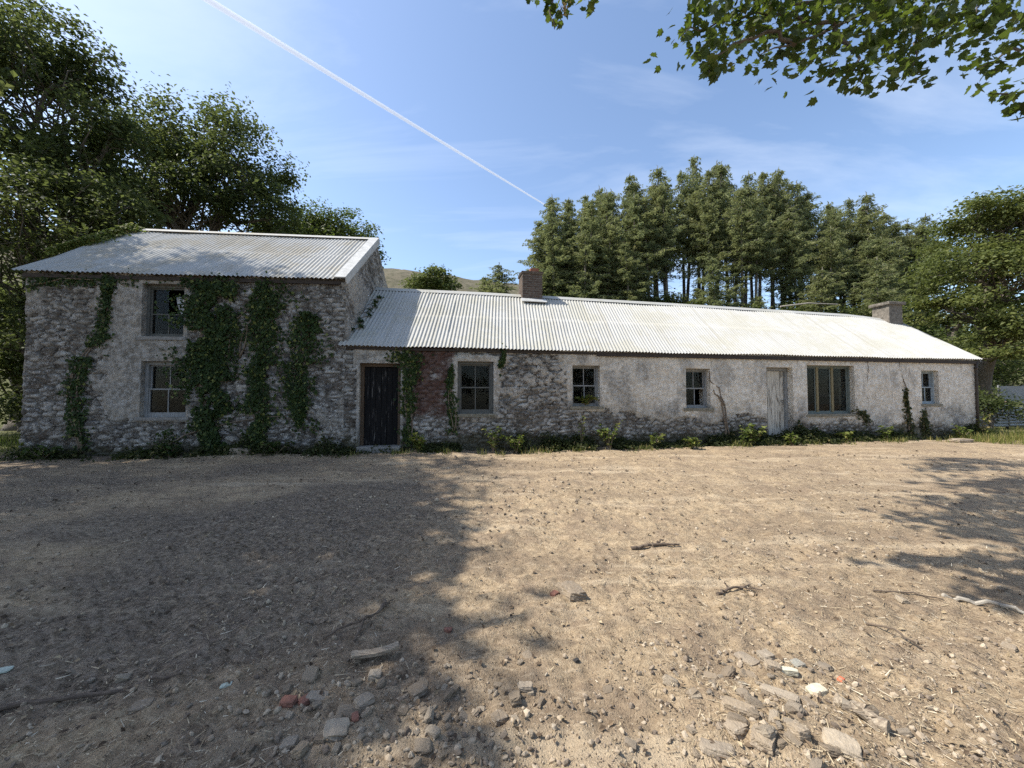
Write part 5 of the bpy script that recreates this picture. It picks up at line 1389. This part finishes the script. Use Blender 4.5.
stick('stick', [(1.58, 3.02, .01), (1.72, 3.12, .02), (1.92, 3.16, .015)], .012, .006, 'dark_wood', 'forked dark twig in the sunlit yard behind the rubble', 'stick', [[(1.72, 3.12, .02), (1.76, 3.24, .02)], [(1.80, 3.14, .02), (1.96, 3.06, .02)]])
stick('stick', [(1.22, 4.00, .015), (1.45, 4.03, .03), (1.72, 4.02, .02)], .018, .010, 'dark_wood', 'dark broken stick far out in the sunlit yard', 'stick', [[(1.45, 4.03, .02), (1.6, 4.12, .03)]])
stick('branch', [(-.95, 2.92, .02), (-.92, 2.78, .03), (-.97, 2.62, .04), (-.98, 2.45, .02)], .014, .006, 'dark_wood', 'crooked dead branch at the edge of the tree shade', 'branch', [[(-.97, 2.62, .04), (-1.10, 2.58, .03), (-1.2, 2.5, .02)], [(-.92, 2.78, .03), (-.86, 2.88, .04)]])
stick('stick', [(-2.7, 1.98, .015), (-2.2, 2.12, .03), (-1.85, 2.22, .015)], .014, .007, 'dark_wood', 'long thin stick lying in deep shade', 'stick')
stick('stick', [(2.9, 3.15, .01), (3.15, 3.10, .02), (3.3, 3.0, .01)], .007, .004, 'dark_wood', 'curved brown twig beside the pale barkless branch', 'stick')
stick('stick', [(2.75, 2.05, .01), (3.0, 2.08, .015), (3.3, 2.0, .01)], .010, .005, 'dark_wood', 'straight dark stick near the flat square stone', 'stick')
bd = MB(); V, F = rough_box((.26, .05, .018), 9, .05, 3, .08); t = .25
R2 = np.array([[math.cos(.35), -math.sin(.35), 0], [math.sin(.35), math.cos(.35), 0], [0, 0, 1]])
V[:, 2] += .03 * (V[:, 0] / .18) ** 2
bd.add(V @ R2.T + np.array([-.80, 2.31, float(ground_h(-.8, 2.31)) + .035]), F)
tag(bd.build('plank', M['dead_wood'], base=(-.80, 2.31, float(ground_h(-.8, 2.31)))), 'curled bark coloured plank end between shade and the shaded rubble', 'plank')

# loose stones: six shapes, each stone an object of its own
r = np.random.default_rng(640)
shapes = []
for k in range(7):
    V, F = rough_box((1, r.uniform(.65, .95), r.uniform(.45, .75)), 7, .22, 600 + k, .42, 1.5)
    m = MB(); m.add(V, F); shapes.append(m.mesh('stone', M['stone']))
spots = []
def scatter(n, cx, cy, sx, sy, lo, hi):
    for _ in range(n):
        spots.append((r.normal(cx, sx), r.normal(cy, sy), lo * (hi / lo) ** (r.random() ** 1.7)))
scatter(70, -.62, 1.86, .34, .17, .022, .085)
scatter(70, 1.22, 1.88, .30, .22, .022, .085)
scatter(22, -.1, 1.98, .25, .12, .02, .06)
scatter(16, -1.7, 2.15, .6, .25, .02, .06)
for _ in range(86):
    y = 1.7 + 5.5 * r.random() ** 1.6; spots.append((r.uniform(-1.25, 1.3) * y, y, .025 * (3.0) ** (r.random() ** 2)))
for i, (x, y, s) in enumerate(spots):
    y = max(y, 1.55)
    o = bpy.data.objects.new('loose_stone', shapes[i % 7]); COL.objects.link(o)
    o.scale = (s, s * r.uniform(.7, 1), s * r.uniform(.7, 1)); o.rotation_euler = (r.normal() * .25, r.normal() * .25, r.uniform(0, 6.28))
    o.location = (x, y, float(ground_h(x, y)) + s * .10)
    pass
    tag(o, 'small brown grey stone lying loose on the bare earth of the yard', 'stone', 'small loose stones on the bare earth')

# grit, straw and clods: nobody could count them
def litter():
    r = np.random.default_rng(700)
    IV, IF = icosphere(0)
    m = MB()
    n = 15000
    y = 1.45 + 7.5 * r.random(n) ** 2.0; x = r.uniform(-1.42, 1.42, n) * y
    dens = fbm(x * 1.1, y * 1.3, 95, 4)
    rub = np.exp(-((x + .6) ** 2 / .45 + (y - 1.85) ** 2 / .14)) + np.exp(-((x - 1.2) ** 2 / .30 + (y - 1.85) ** 2 / .16))
    keep = r.random(n) < np.clip((dens - .44) * 4.0, .05, 1) + rub * .7
    x, y = x[keep], y[keep]; n = len(x)
    s = (.0045 + .016 * r.random(n) ** 3.5) * (.8 + .12 * y)
    Rm = rand_rot(r, n)
    sc = np.stack([np.ones(n), r.uniform(.6, 1, n), r.uniform(.4, .8, n)], -1)
    P = (IV[None] * r.uniform(.8, 1.2, (n, 12, 1)) * sc[:, None]) @ Rm.transpose(0, 2, 1) * s[:, None, None]
    P += np.stack([x, y, ground_h(x, y) + s * .25], -1)[:, None]
    F = (IF[None] + (np.arange(n) * 12)[:, None, None]).reshape(-1, 3)
    m.add(P.reshape(-1, 3), F, rnd=np.repeat(r.random(n), 12))
    tag(m.build('gravel', M['pebble']), kind='stuff')
    m = MB()
    n = 30000
    y = 1.45 + 9.0 * r.random(n) ** 1.7; x = r.uniform(-1.42, 1.42, n) * y
    keep = r.random(n) < np.clip((fbm(x * .8 + 5, y * 1.2, 96, 4) - .40) * 4.5, .03, 1) * (1 - .45 * sstep(0, -2, x))
    x, y = x[keep], y[keep]; n = len(x)
    a = r.uniform(0, np.pi, n); L = (.012 + .05 * r.random(n) ** 3) * (.85 + .10 * y); w = (.0008 + .0016 * r.random(n)) * (.8 + .16 * y)
    d = np.stack([np.cos(a), np.sin(a), r.normal(size=n) * .18], -1); t = np.stack([-np.sin(a), np.cos(a), r.normal(size=n) * .3], -1)
    c = np.stack([x, y, ground_h(x, y) + .006 + .008 * r.random(n)], -1)
    V = np.stack([c - d * L[:, None] / 2 - t * w[:, None], c + d * L[:, None] / 2 - t * w[:, None] * .5, c + d * L[:, None] / 2 + t * w[:, None] * .5, c - d * L[:, None] / 2 + t * w[:, None]], 1)
    m.add(V.reshape(-1, 3), np.arange(n * 4).reshape(-1, 4), rnd=np.repeat(np.clip(r.normal(.58, .28, n), 0, 1), 4))
    # chips of bark and dead leaves
    n = 4200
    y = 1.5 + 8.0 * r.random(n) ** 1.6; x = r.uniform(-1.4, 1.4, n) * y
    c = np.stack([x, y, ground_h(x, y) + .012], -1)
    V, F = leaf_quads(c, UP + r.normal(size=(n, 3)) * .4, r.normal(size=(n, 3)), (.012 + .03 * r.random(n) ** 2) * (.8 + .1 * y), .6, .15)
    m.add(V, F, rnd=np.repeat(r.random(n) ** 2.2 * .7, 4))
    tag(m.build('straw_litter', M['straw']), kind='stuff')
litter()

# ------------------------------------------------------------------ contrail high above
def contrail():
    k = NT('ice crystal trail')
    v = k.n('ShaderNodeVolumeScatter', {'Color': (1, 1, 1), 'Density': 0.021, 'Anisotropy': 0.2})
    k.t.links.new(v.outputs[0], k.out.inputs['Volume'])
    P0 = np.array([-2600., 3000, 3300]); P1 = np.array([800., 7900, 3950])
    D = P1 - P0
    pts = P0 + D * np.linspace(-.25, 1, 30)[:, None]
    rr = np.linspace(31, 14, 30)
    m = MB(); V, F = tube(pts, rr, 14); m.add(V, F)
    tag(m.build('contrail', k.m, base=tuple(P0), smooth=True), 'thin white aircraft trail running slantwise across the blue sky', 'contrail')
contrail()
